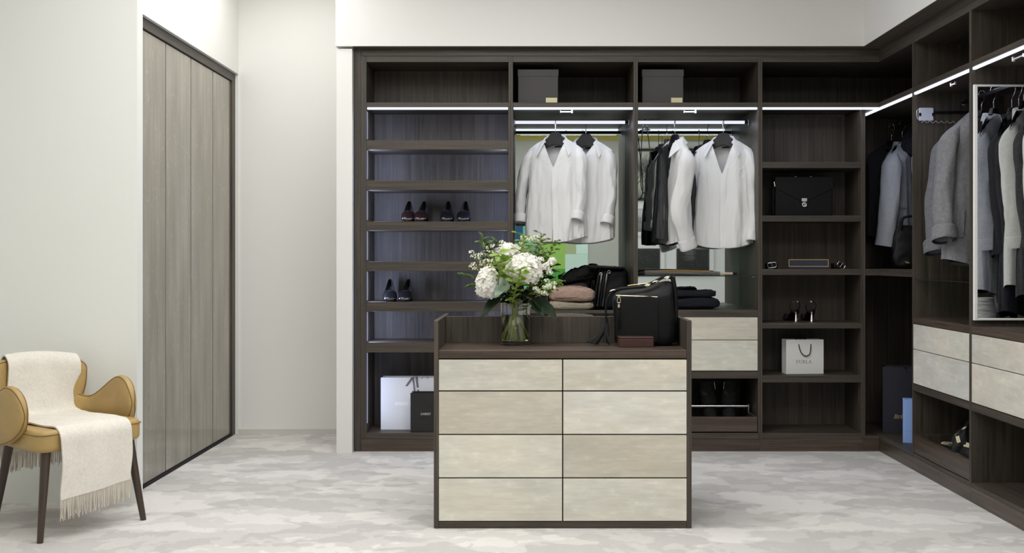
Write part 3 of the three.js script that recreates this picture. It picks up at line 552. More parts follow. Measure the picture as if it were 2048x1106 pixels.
// ---------------------------------------------------------------- vase and flowers
const VC = P(1030.5, 690, 5.33); VC.y = IT;
{
  const R = 0.074, H = 0.232, v = thing('glass_vase', 'clear glass cylinder vase half filled with water on the dresser', 'vase', VC);
  part(v, 'vase_glass', spun([[0, 0.001], [R - 0.006, 0.001], [R - 0.001, 0.005], [R, 0.012], [R, H - 0.002], [R - 0.002, H], [R - 0.004, H - 0.002], [R - 0.004, 0.02], [R - 0.01, 0.016], [0, 0.016]], 48), phy({ color: 0xffffff, roughness: 0.01, transmission: 1, thickness: 0.02, ior: 1.45 }));
  part(v, 'water', spun([[0, 0.0165], [R - 0.0105, 0.0165], [R - 0.0045, 0.021], [R - 0.0045, 0.148], [0, 0.148]], 48), M.water, 'clear water in the vase');
}
const neck = () => V(VC.x, IT + 0.2, VC.z);
let stemNo = 0;
function stemPath(head, tilt = 1) {                          // from the foot in the vase through its neck to the flower head
  const a = stemNo++ * 2.399963, fr = 0.03 + 0.029 * ((stemNo * 7) % 5) / 4, f = V(VC.x - Math.cos(a) * fr, IT + 0.022 + (stemNo % 3) * 0.002, VC.z - Math.sin(a) * fr), n = V(VC.x + Math.cos(a) * 0.012, IT + 0.18, VC.z + Math.sin(a) * 0.012);
  const up = V(lerp(n.x, head.x, 0.35), lerp(n.y, head.y, 0.45), lerp(n.z, head.z, 0.35));
  return [f, n, up, head];
}
const local = (pts, o) => pts.map(p => p.clone().sub(o));
function floretGeo(r, n, seed, cup = 0.25) {
  const q = rng(seed), gs = [];
  for (let k = 0; k < n; k++) {
    const a = k / n * Math.PI * 2 + q() * 0.25, w = r * (0.58 + q() * 0.12), curl = cup + q() * 0.2;
    const g = grid(3, 3, (u, v) => { const s = (u - 0.5) * 2, wd = w * Math.sin(Math.PI * (0.14 + 0.72 * Math.pow(v, 0.8))), l = v * r * (1 - 0.14 * s * s); const x = s * wd * 0.75, y = curl * l * (0.3 + l / r * 0.8) + Math.abs(s) * 0.12 * r; return [x * Math.cos(a) + l * Math.sin(a), y, -x * Math.sin(a) + l * Math.cos(a)]; });
    gs.push(g);
  }
  return mergeGeometries(gs);
}
const florets = [1, 2, 3, 4].map(s => floretGeo(0.0158, 4, s * 17, 0.2));
function hydrangea(label, c, R, n, seed, squash = [1, 0.92, 1]) {
  const q = rng(seed), t = thing('hydrangea', label, 'flower', c, 0, 'white hydrangea heads in the vase');
  const st = stemPath(V(c.x, c.y - R * 0.3, c.z)); part(t, 'stem', rod(local(st, c), 0.0042, 26, 7), M.stem);
  part(t, 'flower_core', new THREE.SphereGeometry(1, 20, 14).scale(R * 0.8 * squash[0], R * 0.8 * squash[1], R * 0.8 * squash[2]), M.petalGreen);
  for (let i = 0; i < n; i++) {
    const y = 1 - (i + 0.5) / n * 1.72, rr = Math.sqrt(Math.max(0, 1 - y * y)), a = i * 2.399963 + q() * 0.25, d = V(rr * Math.cos(a), y, rr * Math.sin(a));
    const m = part(t, 'floret', florets[i % 4], M.petal), k = 0.88 + q() * 0.12;
    m.position.set(d.x * R * squash[0] * k, d.y * R * squash[1] * k, d.z * R * squash[2] * k);
    m.quaternion.setFromUnitVectors(V(0, 1, 0), V(d.x + (q() - 0.5) * 0.9, d.y + (q() - 0.5) * 0.9, d.z + (q() - 0.5) * 0.9).normalize()); m.rotateY(q() * 6.28); m.scale.setScalar(0.85 + q() * 0.4);
  }
}
hydrangea('largest white hydrangea head at the front right of the bouquet', P(1048, 540, 5.26), 0.087, 170, 5, [1, 0.9, 0.9]);
hydrangea('white hydrangea head hanging at the left of the bouquet', P(976, 569, 5.25), 0.083, 150, 9, [0.66, 1.02, 0.8]);
hydrangea('smaller white hydrangea head at the back of the bouquet', P(1016, 506, 5.42), 0.062, 95, 13, [1.05, 0.75, 0.9]);
function leafGeo(L, W, { bend = 0.3, fold = 0.25, teeth = 0, seed = 1, tip = 1.3 } = {}) {
  return grid(8, 16, (u, v) => {
    const s = (u - 0.5) * 2; let w = W / 2 * Math.pow(Math.sin(Math.PI * Math.pow(v, 0.75)), 0.9) * (1 - 0.25 * Math.pow(v, tip * 3));
    if (teeth) w *= 0.72 + 0.38 * Math.abs(Math.sin(v * teeth * Math.PI));
    return [s * w, Math.abs(s) * w * fold - bend * L * v * v + 0.004 * Math.sin(v * 9 + seed + s * 2), v * L];
  });
}
function aimLeaf(m, at, dir, roll = 0, nrm = V(0, 1, 0)) { m.position.copy(at); const z = dir.clone().normalize(), x = V().crossVectors(nrm, z).normalize(), y = V().crossVectors(z, x); m.quaternion.setFromRotationMatrix(new THREE.Matrix4().makeBasis(x, y, z)); m.rotateZ(roll); return m; }
// large single leaves: [tip, base] in the picture's own places, at bouquet depth
function bigLeaf(label, base, tip, W, mat, o = {}) {
  const t = thing('large_leaf', label, 'leaf', base), d = tip.clone().sub(base), st = stemPath(base);
  part(t, 'stem', rod(local(st, base), 0.0024, 24, 6), M.stemDark);
  aimLeaf(part(t, 'leaf_blade', leafGeo(d.length(), W, o), mat), V(0, 0, 0), d, o.roll || 0, o.nrm);
}
bigLeaf('large dark green leaf drooping to the right under the white flowers', P(1066, 594, 5.3), P(1117, 640, 5.2), 0.095, M.leafDark, { bend: 0.02, nrm: V(0.5, 0.7, 0.6), fold: 0.15 });
bigLeaf('second dark green leaf hanging right of the vase rim', P(1066, 600, 5.28), P(1088, 634, 5.19), 0.05, M.leafDark, { bend: 0.03, nrm: V(-0.2, 0.5, 0.9), fold: 0.2 });
bigLeaf('dark green leaf drooping to the left below the left hydrangea', P(1000, 590, 5.3), P(960, 637, 5.2), 0.062, M.leafDark, { bend: 0.03, nrm: V(-0.5, 0.4, 0.8), fold: 0.2 });
bigLeaf('round grey green eucalyptus leaf facing forward between the hydrangeas', P(1013, 585, 5.19), P(1001, 553, 5.15), 0.058, M.leafGrey, { bend: 0.05, fold: 0.08, nrm: V(0.15, 0.1, 1), tip: 0.5 });
bigLeaf('grey green eucalyptus leaf hanging beside the left hydrangea', P(1006, 570, 5.2), P(990, 595, 5.17), 0.055, M.leafGrey, { bend: 0.04, fold: 0.1, nrm: V(-0.3, 0.3, 0.9), tip: 0.6 });
// leafy stems: several leaves along a stem
function leafySprig(label, head, n, L, W, mat, { dir = V(0, 1, 0.2), spread = 1, seed = 3, teeth = 5, gap = 0.014 } = {}) {
  const q = rng(seed), t = thing('leafy_sprig', label, 'foliage', head), d = dir.clone().normalize(), st = stemPath(head.clone().addScaledVector(d, -n * gap * 0.5));
  st.push(head.clone().addScaledVector(d, n * gap * 0.4)); part(t, 'stem', rod(local(st, head), 0.0034, 28, 6), M.stem);
  for (let k = 0; k < n; k++) {
    const a = k * 2.4 + q(), at = d.clone().multiplyScalar((k - n * 0.5) * gap), side = V(Math.cos(a), 0, Math.sin(a)), o = d.clone().multiplyScalar(0.55).addScaledVector(side, spread).add(V(0, 0, 0.25));
    aimLeaf(part(t, 'leaf', leafGeo(L * (0.75 + q() * 0.5), W * (0.8 + q() * 0.4), { bend: 0.15 + q() * 0.25, teeth, seed: k }), mat), at, o, (q() - 0.5) * 1.4);
  }
}
leafySprig('bright green toothed foliage between the two front hydrangeas', P(1005, 545, 5.2), 16, 0.07, 0.042, M.leafBright, { dir: V(-0.1, 1, 0.5), seed: 4 });
leafySprig('bright green foliage under the large hydrangea', P(1034, 570, 5.17), 16, 0.06, 0.04, M.leafBright, { dir: V(0.2, 0.8, 0.6), seed: 14 });
leafySprig('feathery green sprig standing up behind the large hydrangea', P(1076, 511, 5.4), 26, 0.056, 0.013, M.leafMid, { dir: V(0.15, 1, 0), seed: 24, teeth: 8, gap: 0.009 });
leafySprig('light green sprig rising at the upper middle of the bouquet', P(1046, 504, 5.36), 18, 0.056, 0.016, M.leafBright, { dir: V(0.05, 1, 0), seed: 34, teeth: 7, gap: 0.01 });
leafySprig('light green sprig at the upper right of the bouquet', P(1092, 521, 5.36), 24, 0.052, 0.015, M.leafMid, { dir: V(0.45, 1, 0), seed: 44, teeth: 7, gap: 0.009 });
leafySprig('dark leafy sprig filling the middle of the bouquet', P(1030, 560, 5.36), 16, 0.07, 0.036, M.leafDark, { dir: V(0, 1, 0.2), seed: 54, teeth: 0 });
leafySprig('dark leafy sprig at the back left of the bouquet', P(992, 530, 5.4), 14, 0.06, 0.028, M.leafDark, { dir: V(-0.4, 1, 0.1), seed: 64, teeth: 0 });
leafySprig('dark leafy sprig low on the right behind the small flowers', P(1080, 570, 5.36), 16, 0.06, 0.03, M.leafDark, { dir: V(0.4, 0.8, 0.1), seed: 74, teeth: 0 });
leafySprig('pale green sprig at the right edge above the pink sweater', P(1106, 572, 5.32), 12, 0.045, 0.018, M.leafBright, { dir: V(0.5, 0.4, 0.2), seed: 84, teeth: 6, gap: 0.009 });
leafySprig('dark leaves packed at the vase rim below the large hydrangea', P(1044, 592, 5.28), 14, 0.062, 0.04, M.leafDark, { dir: V(0.2, 0.7, 0.7), seed: 94, teeth: 0, gap: 0.007 });
leafySprig('dark leaves packed at the vase rim below the left hydrangea', P(1014, 594, 5.26), 14, 0.058, 0.038, M.leafDark, { dir: V(-0.2, 0.7, 0.7), seed: 104, teeth: 0, gap: 0.007 });
leafySprig('mid green leaves behind the round white flowers at right', P(1078, 545, 5.36), 18, 0.055, 0.026, M.leafMid, { dir: V(0.3, 1, 0.1), seed: 114, teeth: 0, gap: 0.01 });
leafySprig('mid green leaves among the tiny flowers at upper left', P(976, 510, 5.42), 16, 0.045, 0.02, M.leafMid, { dir: V(-0.4, 1, 0.1), seed: 124, teeth: 0, gap: 0.011 });
// sprays of small white flowers
const tiny = [1, 2, 3].map(s => floretGeo(0.0068, 6, 90 + s, 0.5));
function flowerSpray(label, head, rx, ry, nHeads, perHead, { mat = M.petalGreen, seed = 1, headR = 0.014, scale = 1 } = {}) {
  const q = rng(seed), t = thing('white_flower_spray', label, 'flower', head), root = head.clone().lerp(neck(), 0.55), st = stemPath(root);
  const stems = [rod(local(st, head), 0.003, 22, 6)];
  for (let h = 0; h < nHeads; h++) {
    const a = q() * 6.28, r = Math.sqrt(q()), c = V(Math.cos(a) * r * rx, Math.sin(a) * r * ry, (q() - 0.5) * 0.07), b = root.clone().sub(head), gs = [];
    stems.push(rod([b, b.clone().lerp(c, 0.6).add(V(0, 0.008, 0)), c], 0.0009, 10, 5));
    for (let k = 0; k < perHead; k++) {
      const y = 1 - (k + 0.5) / perHead * 1.3, rr = Math.sqrt(Math.max(0, 1 - y * y)), f = k * 2.4 + q(), d = V(rr * Math.cos(f), y, rr * Math.sin(f) + 0.25).normalize(), g = tiny[k % 3].clone();
      g.scale(scale, scale, scale).applyQuaternion(new THREE.Quaternion().setFromUnitVectors(V(0, 1, 0), d)).translate(d.x * headR, d.y * headR * 0.7, d.z * headR); gs.push(g);
    }
    const m = part(t, 'flower_head', gs, mat); m.position.copy(c);
  }
  part(t, 'stem', stems, M.stem);
}
flowerSpray('spray of tiny white flowers at the far left of the bouquet', P(962, 520, 5.36), 0.065, 0.06, 17, 6, { seed: 21, headR: 0.011, scale: 0.85 });
flowerSpray('spray of tiny white flowers rising at the upper left', P(990, 497, 5.4), 0.06, 0.04, 13, 6, { seed: 31, headR: 0.01, scale: 0.8 });
flowerSpray('spray of pale flowers at the top middle of the bouquet', P(1068, 481, 5.42), 0.055, 0.022, 10, 7, { seed: 41, headR: 0.011, scale: 0.8 });
flowerSpray('small pale flowers left of the upper green sprigs', P(1042, 480, 5.44), 0.018, 0.03, 6, 6, { seed: 46, headR: 0.009, scale: 0.7 });
flowerSpray('dense spray of round white flowers right of the large hydrangea', P(1092, 533, 5.28), 0.062, 0.042, 17, 9, { seed: 51, headR: 0.013, mat: M.petal });
flowerSpray('loose spray of round white flowers hanging at the lower right', P(1089, 572, 5.24), 0.055, 0.055, 15, 9, { seed: 61, headR: 0.011, scale: 0.95 });
// thin green spikes poking out at the left and top
function spike(label, base, tip, seed) {
  const q = rng(seed), t = thing('green_spike', label, 'foliage', base), d = tip.clone().sub(base), gs = [];
  part(t, 'stem', rod(local([...stemPath(base), tip], base), 0.0013, 30, 5), M.stemDark);
  for (let k = 0; k < 26; k++) { const a = k * 2.4, c = d.clone().multiplyScalar(0.15 + k / 26 * 0.85), g = leafGeo(0.016 - k * 0.0003, 0.008, { bend: 0.1 }); const m = new THREE.Mesh(g); aimLeaf(m, c, d.clone().normalize().multiplyScalar(0.5).add(V(Math.cos(a), Math.sin(a), Math.sin(a * 1.7)).multiplyScalar(0.8))); m.updateMatrix(); gs.push(g.applyMatrix4(m.matrix)); }
  part(t, 'leaflets', gs, M.leafMid);
}
spike('thin green spike reaching up at the top left of the bouquet', P(980, 500, 5.42), P(960, 464, 5.44), 3);
spike('thin green spike reaching out at the left of the bouquet', P(956, 556, 5.34), P(916, 546, 5.33), 4);
spike('lowest thin green spike left of the left hydrangea', P(956, 568, 5.34), P(932, 573, 5.33), 5);
spike('thin green spike beside the top left flowers', P(1000, 494, 5.42), P(984, 474, 5.44), 6);

// ---------------------------------------------------------------- on the dresser: black handbag, brown box
{
  const c = P(1288, 690, 5.3); c.y = IT;
  const b = thing('handbag', 'large black leather handbag with gold zip and tassel on the dresser', 'handbag', c, -0.1);
  const w = 0.305, h = 0.31, dp = 0.15;
  const body = (x, y, z, t) =>  { const sx = x / (w / 2), slump = 0.045 * smooth(0.6, 1, t) * (sx < 0 ? Math.pow(Math.abs(sx), 1.2) : -0.35 * sx); return [x * (1 - 0.04 * t) + 0.006 * Math.sin(y * 20), y - slump - 0.012 * Math.sin((sx + 1) * 1.57) * smooth(0.7, 1, t), z * (1 - 0.6 * smooth(0.76, 1, t)) + 0.003 * Math.sin(sx * 3 + y * 9) * smooth(0.3, 1, Math.abs(sx))]; };
  part(b, 'bag_body', soft(w, h, dp, { e: 6, ev: 8, amp: 0.002, f: 10, seed: 12, shape: body, nu: 80, nv: 40 }), M.blackLeather);
  const pk = part(b, 'front_pocket', soft(0.205, 0.228, 0.012, { e: 9, ev: 9, amp: 0.0006, seed: 4 }), M.blackLeather); pk.position.set(-0.034, 0.014, 0.0765);
  const zip = part(b, 'zip', rod([[-0.135, 0.246, 0.074], [-0.07, 0.244, 0.077], [0, 0.241, 0.078], [0.065, 0.239, 0.076]], 0.0028, 24, 6), M.paleGold, 'gold zip');
  const pull = part(b, 'zip_pull', [box(0.013, 0.014, 0.005, 'v', 0.002).translate(0, -0.004, 0), rod([[-0.005, -0.01, 0], [-0.006, -0.034, 0.002], [0.006, -0.034, 0.002], [0.005, -0.01, 0], [-0.005, -0.01, 0]], 0.0016, 24, 6)], M.paleGold, 'gold zip pull'); pull.position.set(-0.122, 0.246, 0.083);
  part(pull, 'pull_cap', cyl(0.006, 0.006, 0.016, 14).translate(0, -0.05, 0.002), M.paleGold);
  const strands = []; for (let k = 0; k < 14; k++) { const a = k * 0.9; strands.push(rod([[0.003 * Math.cos(a), -0.056, 0.002 + 0.003 * Math.sin(a)], [0.007 * Math.cos(a), -0.1, 0.004 + 0.006 * Math.sin(a)], [0.009 * Math.cos(a), -0.165, 0.004 + 0.007 * Math.sin(a)]], 0.0028, 8, 5)); }
  part(pull, 'tassel', strands, M.blackLeather);
  part(b, 'top_zip', rod([[-0.08, 0.292, 0.012], [-0.02, 0.3, 0.012], [0.06, 0.305, 0.012]], 0.0022, 16, 6), M.gold);
  part(b, 'handle', sweep([[-0.158, 0.262, 0.04], [-0.12, 0.276, 0.05], [-0.06, 0.284, 0.055], [0, 0.29, 0.055], [0.05, 0.312, 0.045], [0.1, 0.336, 0.025], [0.14, 0.33, 0.0]], (t, a) => [0.008, 0.006], 30, 10), M.blackLeather);
  part(b, 'strap_side', sweep([[0.14, 0.336, 0.0], [0.152, 0.25, 0.006], [0.154, 0.12, 0.008], [0.15, 0.02, 0.006]], t => [0.012, 0.012], 20, 10), M.blackLeather);
  for (const [x, y, z] of [[0.112, 0.333, 0.034], [0.018, 0.296, 0.064], [0.056, 0.312, 0.052], [-0.152, 0.268, 0.048]]) { const r = part(b, 'ring', new THREE.TorusGeometry(0.011, 0.003, 8, 20), M.paleGold, 'gold ring'); r.position.set(x, y, z); r.rotation.set(1.1, 0.3, 0); r.scale.set(1.3, 0.7, 1); }
  const tl = part(b, 'tassel_loop', sweep([[-0.155, 0.262, 0.045], [-0.176, 0.235, 0.05], [-0.186, 0.17, 0.05], [-0.184, 0.11, 0.05]], t => [0.005, 0.004], 16, 8), M.blackLeather);
  const big = []; const q = rng(77);
  for (let k = 0; k < 44; k++) { const a = q() * 6.28, e = q(), left = k % 5 < 3, tx = left ? -0.225 - 0.06 * e : -0.165 - 0.03 * e; big.push(sweep([[-0.184 + 0.004 * Math.cos(a), 0.12, 0.05 + 0.004 * Math.sin(a)], [-0.19 + 0.012 * Math.cos(a) + (left ? -0.01 : 0.006), 0.075, 0.05 + 0.012 * Math.sin(a)], [lerp(-0.19, tx, 0.6), 0.036, 0.05 + 0.02 * Math.sin(a)], [tx, 0.006 + 0.012 * e, 0.05 + 0.026 * Math.sin(a)]], t => [0.005, 0.0026], 12, 6)); }
  part(b, 'tassel', big, M.blackSuede, 'long black leather tassel');
  part(b, 'tassel_cap', cyl(0.008, 0.01, 0.024, 14).translate(-0.184, 0.12, 0.05), M.blackLeather);
}
{
  const c = P(1270.5, 694, 5.2); c.y = IT;
  const b = thing('leather_box', 'small flat reddish brown leather box in front of the handbag', 'box', c, 0.02);
  part(b, 'box_base', box(0.167, 0.041, 0.101, 'v', 0.003).translate(0, 0.0207, 0), M.cognac);
  part(b, 'lid', box(0.168, 0.009, 0.102, 'v', 0.003).translate(0, 0.0458, 0), M.cognac);
}

// ---------------------------------------------------------------- hanging garments
// A garment hangs below its own origin (the middle of the shoulder line, at the neck); +z is its front.
function hangerAt(label, pos, turn, group, span = 0.2, hook = 0.1, rail = 'x', drop = 0.085) {
  span = Math.min(span, 0.17); const h = thing('coat_hanger', label, 'hanger', pos, turn, group), s = new THREE.Shape();
  const D = drop; s.moveTo(-span, -D - 0.012); s.quadraticCurveTo(-span * 0.5, -D * 0.42, -0.055, 0.002); s.quadraticCurveTo(-0.042, 0.012, -0.03, 0.036); s.quadraticCurveTo(0, 0.046, 0.03, 0.036); s.quadraticCurveTo(0.042, 0.012, 0.055, 0.002); s.quadraticCurveTo(span * 0.5, -D * 0.42, span, -D - 0.012);
  s.lineTo(span - 0.006, -D - 0.027); s.quadraticCurveTo(span * 0.5, -D * 0.42 - 0.024, 0, -0.034); s.quadraticCurveTo(-span * 0.5, -D * 0.42 - 0.024, -span + 0.006, -D - 0.027); s.closePath();
  const g = new THREE.ExtrudeGeometry(s, { depth: 0.012, bevelEnabled: true, bevelSize: 0.004, bevelThickness: 0.006, bevelSegments: 2, curveSegments: 10 }); g.translate(0, 0, -0.006);
  part(h, 'hanger_body', g, M.hanger);
  part(h, 'hook', rod([[0, 0.03, 0], [0, hook * 0.62, 0], [0.012, hook * 0.78, 0], [0.019, hook + 0.004, 0], [0.006, hook + 0.024, 0], [-0.014, hook + 0.018, 0], [-0.02, hook - 0.002, 0]], 0.0024, 36, 8), M.chrome, 'metal hook').rotation.y = (rail === 'x' ? Math.PI / 2 : 0) - turn;
  return h;
}
function garment(name, label, category, pos, turn, o) {
  const { sw = 0.2, L = 0.7, hw = 0.23, D = 0.085, hemD = 0.1, neck: nw = 0.066, vee = 0.3, slope = 0.075, mat = M.shirt, lining, foldAmp = 0.012, seed = 1, sleeves = true, group, smoothArm = 0.24, sideLift = 0.04, gapBelow = -0.03, hemBack = 0 } = o;
  const t = thing(name, label, category, pos, turn, group), NU = 96, NV = 54;
  const shape = (u, v, off = 0) => {
    const T = v, gap0 = Math.asin(clamp(nw / sw)), vt = vee / L, g = T < vt ? lerp(gap0, gapBelow, Math.pow(T / vt, 0.8)) : lerp(gapBelow, o.openHem ?? gapBelow, (T - vt) / (1 - vt));
    const a = lerp(g, Math.PI * 2 - g, u), sx = Math.sin(a), cz = Math.cos(a), W = lerp(sw, hw, Math.pow(T, 0.8)) * (1 - 0.05 * Math.sin(Math.PI * clamp(T * 1.3))), ax = Math.abs(sx) * sw;
    const neckD = 0.055 * Math.sqrt(Math.max(0, 1 - Math.pow(clamp(ax / (nw * 1.25)), 2))), flat = Math.max(0.014, neckD), dd = T < 0.14 ? lerp(flat, D, Math.pow(smooth(0, 0.14, T), 0.7)) : lerp(D, hemD, smooth(0.14, 1, T));
    const back = cz < 0, yTop = -slope * Math.pow(clamp((ax - nw * 0.8) / (sw - nw * 0.8)), 1.15) - (ax < nw ? (back ? 0.008 : 0.02) : 0);
    let y = lerp(yTop, -L + sideLift * sx * sx + (back ? -hemBack : 0), T);
    const k = Math.pow(T, 0.7) * foldAmp, ph = seed * 1.7, n = Math.sin(a * 5 + ph + T * 1.2) * 0.5 + Math.sin(a * 9 - ph * 2 + T * 2.1) * 0.35 + Math.sin(a * 15 + ph * 3 - T * 1.4) * 0.2 + (noise3(sx * 4, T * 5, cz * 4, seed) - 0.5) * 1.2;
    const dis = k * n + off, e = 0.82;
    const X = Math.sign(sx) * Math.pow(Math.abs(sx), e) * W + sx * dis, Z = Math.sign(cz) * Math.pow(Math.abs(cz), e) * dd + cz * dis + (u < 0.5 ? 0.006 : -0.006) * (0.5 + smooth(0.75, 0.95, cz)) * (cz > 0.8 ? 1 : 0);
    return [X, y, Z];
  };
  part(t, 'body', grid(NU, NV, (u, v) => shape(u, v), { su: 1.2, sv: L }), mat);
  part(t, 'lining', grid(48, 27, (u, v) => shape(lerp(0.006, 0.994, u), v * 0.985, -0.0055), { su: 1.2, sv: L }), lining || mat);
  if (o.placket) part(t, 'placket', grid(4, 40, (u, v) => { const T = lerp(vee / L * 0.75, 0.99, v), p = shape(0.002 + u * 0.018 + (0.98 * 0), T, 0.0035); return p; }, { su: 0.04, sv: L }), mat);
  if (o.buttons) for (let k = 0; k < o.buttons; k++) { const T = lerp(vee / L, 0.9, k / (o.buttons - 1)), p = shape(0.01, T, 0.006), b = part(t, 'button', cyl(0.005, 0.005, 0.002, 12), o.buttonMat || M.satin); b.rotation.x = Math.PI / 2; b.position.set(...p); }
  const arms = sleeves ? o.arms || [{}, {}] : [];
  arms.forEach((s, i) => {
    if (!s) return;
    const sg = i ? 1 : -1, len = s.len ?? 0.56, r = s.r ?? 0.062, r1 = s.r1 ?? 0.044, out = s.out ?? 0.045, fwd = s.fwd ?? 0.02, bend = s.bend ?? 0.02, bx = sw - 0.022, y0 = -slope - 0.004;
    const sh = x => -slope * Math.pow(clamp((x - nw * 0.8) / (sw - nw * 0.8)), 1.15);
    const pts = [[sg * (sw - 0.075), sh(sw - 0.075) - 0.034, 0], [sg * (sw - 0.03), sh(sw - 0.03) - 0.037, 0], [sg * (bx + out * 0.3 + 0.004), y0 - 0.075, 0.002], [sg * (bx + out * 0.65), y0 - len * 0.35, bend * 0.5], [sg * (bx + out), y0 - len * 0.62, bend], [sg * (bx + out + (s.inn ?? -0.01)), y0 - len * 0.84, bend + fwd * 0.5], [sg * (bx + out + (s.inn ?? -0.01) * 2), y0 - len, bend + fwd]];
    const rad = (tt, a) => { const dome = lerp(0.42, 1, smooth(0.02, 0.2, tt)), f = lerp(r, r1, smooth(0.15, 1, tt)), n = 1 + (Math.sin(a * 3 + tt * 9 + seed) * 0.05 + Math.sin(a * 6 - tt * 14 + seed * 2) * 0.04 + (noise3(Math.cos(a) * 2, tt * 9, Math.sin(a) * 2, seed + i * 3) - 0.5) * smoothArm) * Math.min(1, tt * 3, (1 - tt) * 4); return [f * 0.72 * dome * n, f * 1.05 * dome * n]; };
    const g = sweep(pts, rad, 44, 26); part(t, 'sleeve', g, s.mat || mat);
    if (s.cuff !== 0) {
      const ch = s.cuff ?? 0.05, e = V(...pts[6]), d = V(...pts[6]).sub(V(...pts[5])).normalize(), th = s.cuffOut ?? 0.004, c0 = e.clone().addScaledVector(d, -ch * 0.9), c1 = e.clone().addScaledVector(d, 0.012), R = r1 * 1.03 + th;
      part(t, 'cuff', sweep([c0.clone().addScaledVector(d, ch * 0.5), c0.clone().addScaledVector(d, 0.003), c0, c0.clone().addScaledVector(d, ch * 0.4), c1.clone().addScaledVector(d, -0.004), c1, c1.clone().addScaledVector(d, -0.01)].length ? [c0, c0.clone().lerp(c1, 0.33), c0.clone().lerp(c1, 0.67), c1] : [], (tt, a) => { const n = 1 + Math.sin(a * 2 + seed) * 0.05 + Math.sin(a * 5 + tt * 3) * 0.02, k = tt < 0.02 || tt > 0.98 ? 0.94 : 1; return [R * 0.74 * n * k, R * 1.06 * n * k]; }, 10, 26), s.cuffMat || s.mat || mat);
      part(t, 'cuff_inside', sweep([c0.clone().lerp(c1, 0.3), c1.clone().addScaledVector(d, -0.001)], () => [R * 0.62, R * 0.9], 4, 26), lining || mat);
    }
  });
  if (o.collar === 'shirt') {
    const A = 2.2, cm = o.collarMat || mat;
    part(t, 'collar', sheet(44, 12, (u, v) => {
      const a = lerp(-A, A, u), f = Math.pow(Math.abs(a) / A, 2.2), bxr = nw * 1.02, x0 = Math.sin(a) * bxr * (1 + f * 0.12), z0 = -Math.cos(a) * 0.052 + f * 0.014, yb = -0.004 - f * 0.03, H = lerp(0.034, 0.012, f);
      const drop = 0.04 + f * (o.collarDrop ?? 0.03), out = 1 + 0.2 * v;
      if (v < 0.4) { const q = v / 0.4; return [x0 * (1 - 0.03 * q), yb + H * q, z0 * (1 - 0.05 * q)]; }
      const q = (v - 0.4) / 0.6, spread = 1 + 0.56 * q; return [x0 * spread + Math.sign(a) * f * q * 0.014, yb + H - drop * q - 0.006 * q * q * f, z0 * spread + f * q * 0.034 + 0.004 * Math.sin(Math.PI * q)];
    }, 0.0032, 0.4, 0.1), cm);
    part(t, 'neck_label', box(0.05, 0.011, 0.001, 'v', 0).translate(0.012, -0.05, -0.04), M.shirtLabel, 'small black neck label');
  }
  if (o.collar === 'lapel') {
    for (const sg of [-1, 1]) part(t, 'lapel', sheet(8, 24, (u, v) => {
      const T = lerp(0.0, vee / L * 1.0, v), p = shape(sg < 0 ? 0.999 : 0.001, T, 0.009), w = (o.lapelW ?? 0.075) * Math.sin(Math.PI * (0.2 + 0.8 * (1 - v))) * (v > 0.2 && v < 0.27 ? 0.72 : 1) * Math.min(1, (1 - v) * 3 + 0.02);
      return [p[0] + sg * u * w * 1, p[1] + u * w * 0.25, p[2] + 0.006 + 0.004 * Math.sin(u * 3)];
    }, 0.004, 0.08, 0.3), o.lapelMat || mat);
    part(t, 'collar', sheet(28, 6, (u, v) => { const a = lerp(-2.2, 2.2, u), f = Math.pow(Math.abs(a) / 2.2, 2), H = 0.03; const y = v < 0.4 ? -0.006 - f * 0.02 + H * v / 0.4 : -0.006 - f * 0.02 + H - 0.05 * (v - 0.4) / 0.6, k = 1.05 + 0.4 * Math.max(0, v - 0.4); return [Math.sin(a) * nw * k, y, -Math.cos(a) * 0.054 * k + f * 0.012]; }, 0.004, 0.3, 0.08), o.lapelMat || mat);
  }
  if (o.collar === 'round') part(t, 'neckband', sweep([...Array(17)].map((_, k) => { const a = k / 16 * Math.PI * 2; return [Math.sin(a) * nw, -0.004 - 0.016 * Math.max(0, Math.cos(a)), Math.cos(a) * 0.054]; }), () => [0.006, 0.011], 48, 8, V(0, 1, 0.01)), mat);
  for (const [sgn, py, w, h, flap] of o.pockets || []) part(t, flap ? 'pocket_flap' : 'pocket', sheet(8, 6, (u, v) => { const T = (py + v * h) / L, p = shape(sgn > 0 ? 0.02 + 0.18 * (u * w + 0.3) / 0.5 : 0.98 - 0.18 * (u * w + 0.3) / 0.5, T, 0.006 + 0.003 * Math.sin(v * 3)); return p; }, 0.003, w, h), mat);
  return t;
}
// --- white shirts in the left mirrored unit
const RZ = -7.3;                                             // hanging rail of the back run
function hung(px, Z, y = 2.066) { return V(PX(px, Z), y, -Z); }
const shirtArms = (o = {}) => [{ len: 0.475, out: 0.07, inn: -0.0, r: 0.052, r1: 0.045, cuff: 0.05, cuffOut: 0.009, ...o }, { len: 0.47, out: 0.018, inn: -0.012, r: 0.056, r1: 0.05, cuff: 0.052, cuffOut: 0.009, fwd: 0.05, ...o }];
garment('white_shirt', 'open white shirt with rolled cuffs, hanging at the front left', 'shirt', hung(1111, 7.26), -0.22, { sw: 0.188, L: 0.70, hw: 0.205, vee: 0.2, D: 0.075, hemD: 0.1, collar: 'shirt', placket: true, lining: M.shirtLining, seed: 3, foldAmp: 0.018, arms: shirtArms(), gapBelow: -0.02, openHem: 0.01, collarDrop: 0.06 });
hangerAt('black hanger holding the open white shirt at front left', V(PX(1111, 7.26), 2.066, -7.268), -0.22, 'black hangers on the lit rails');
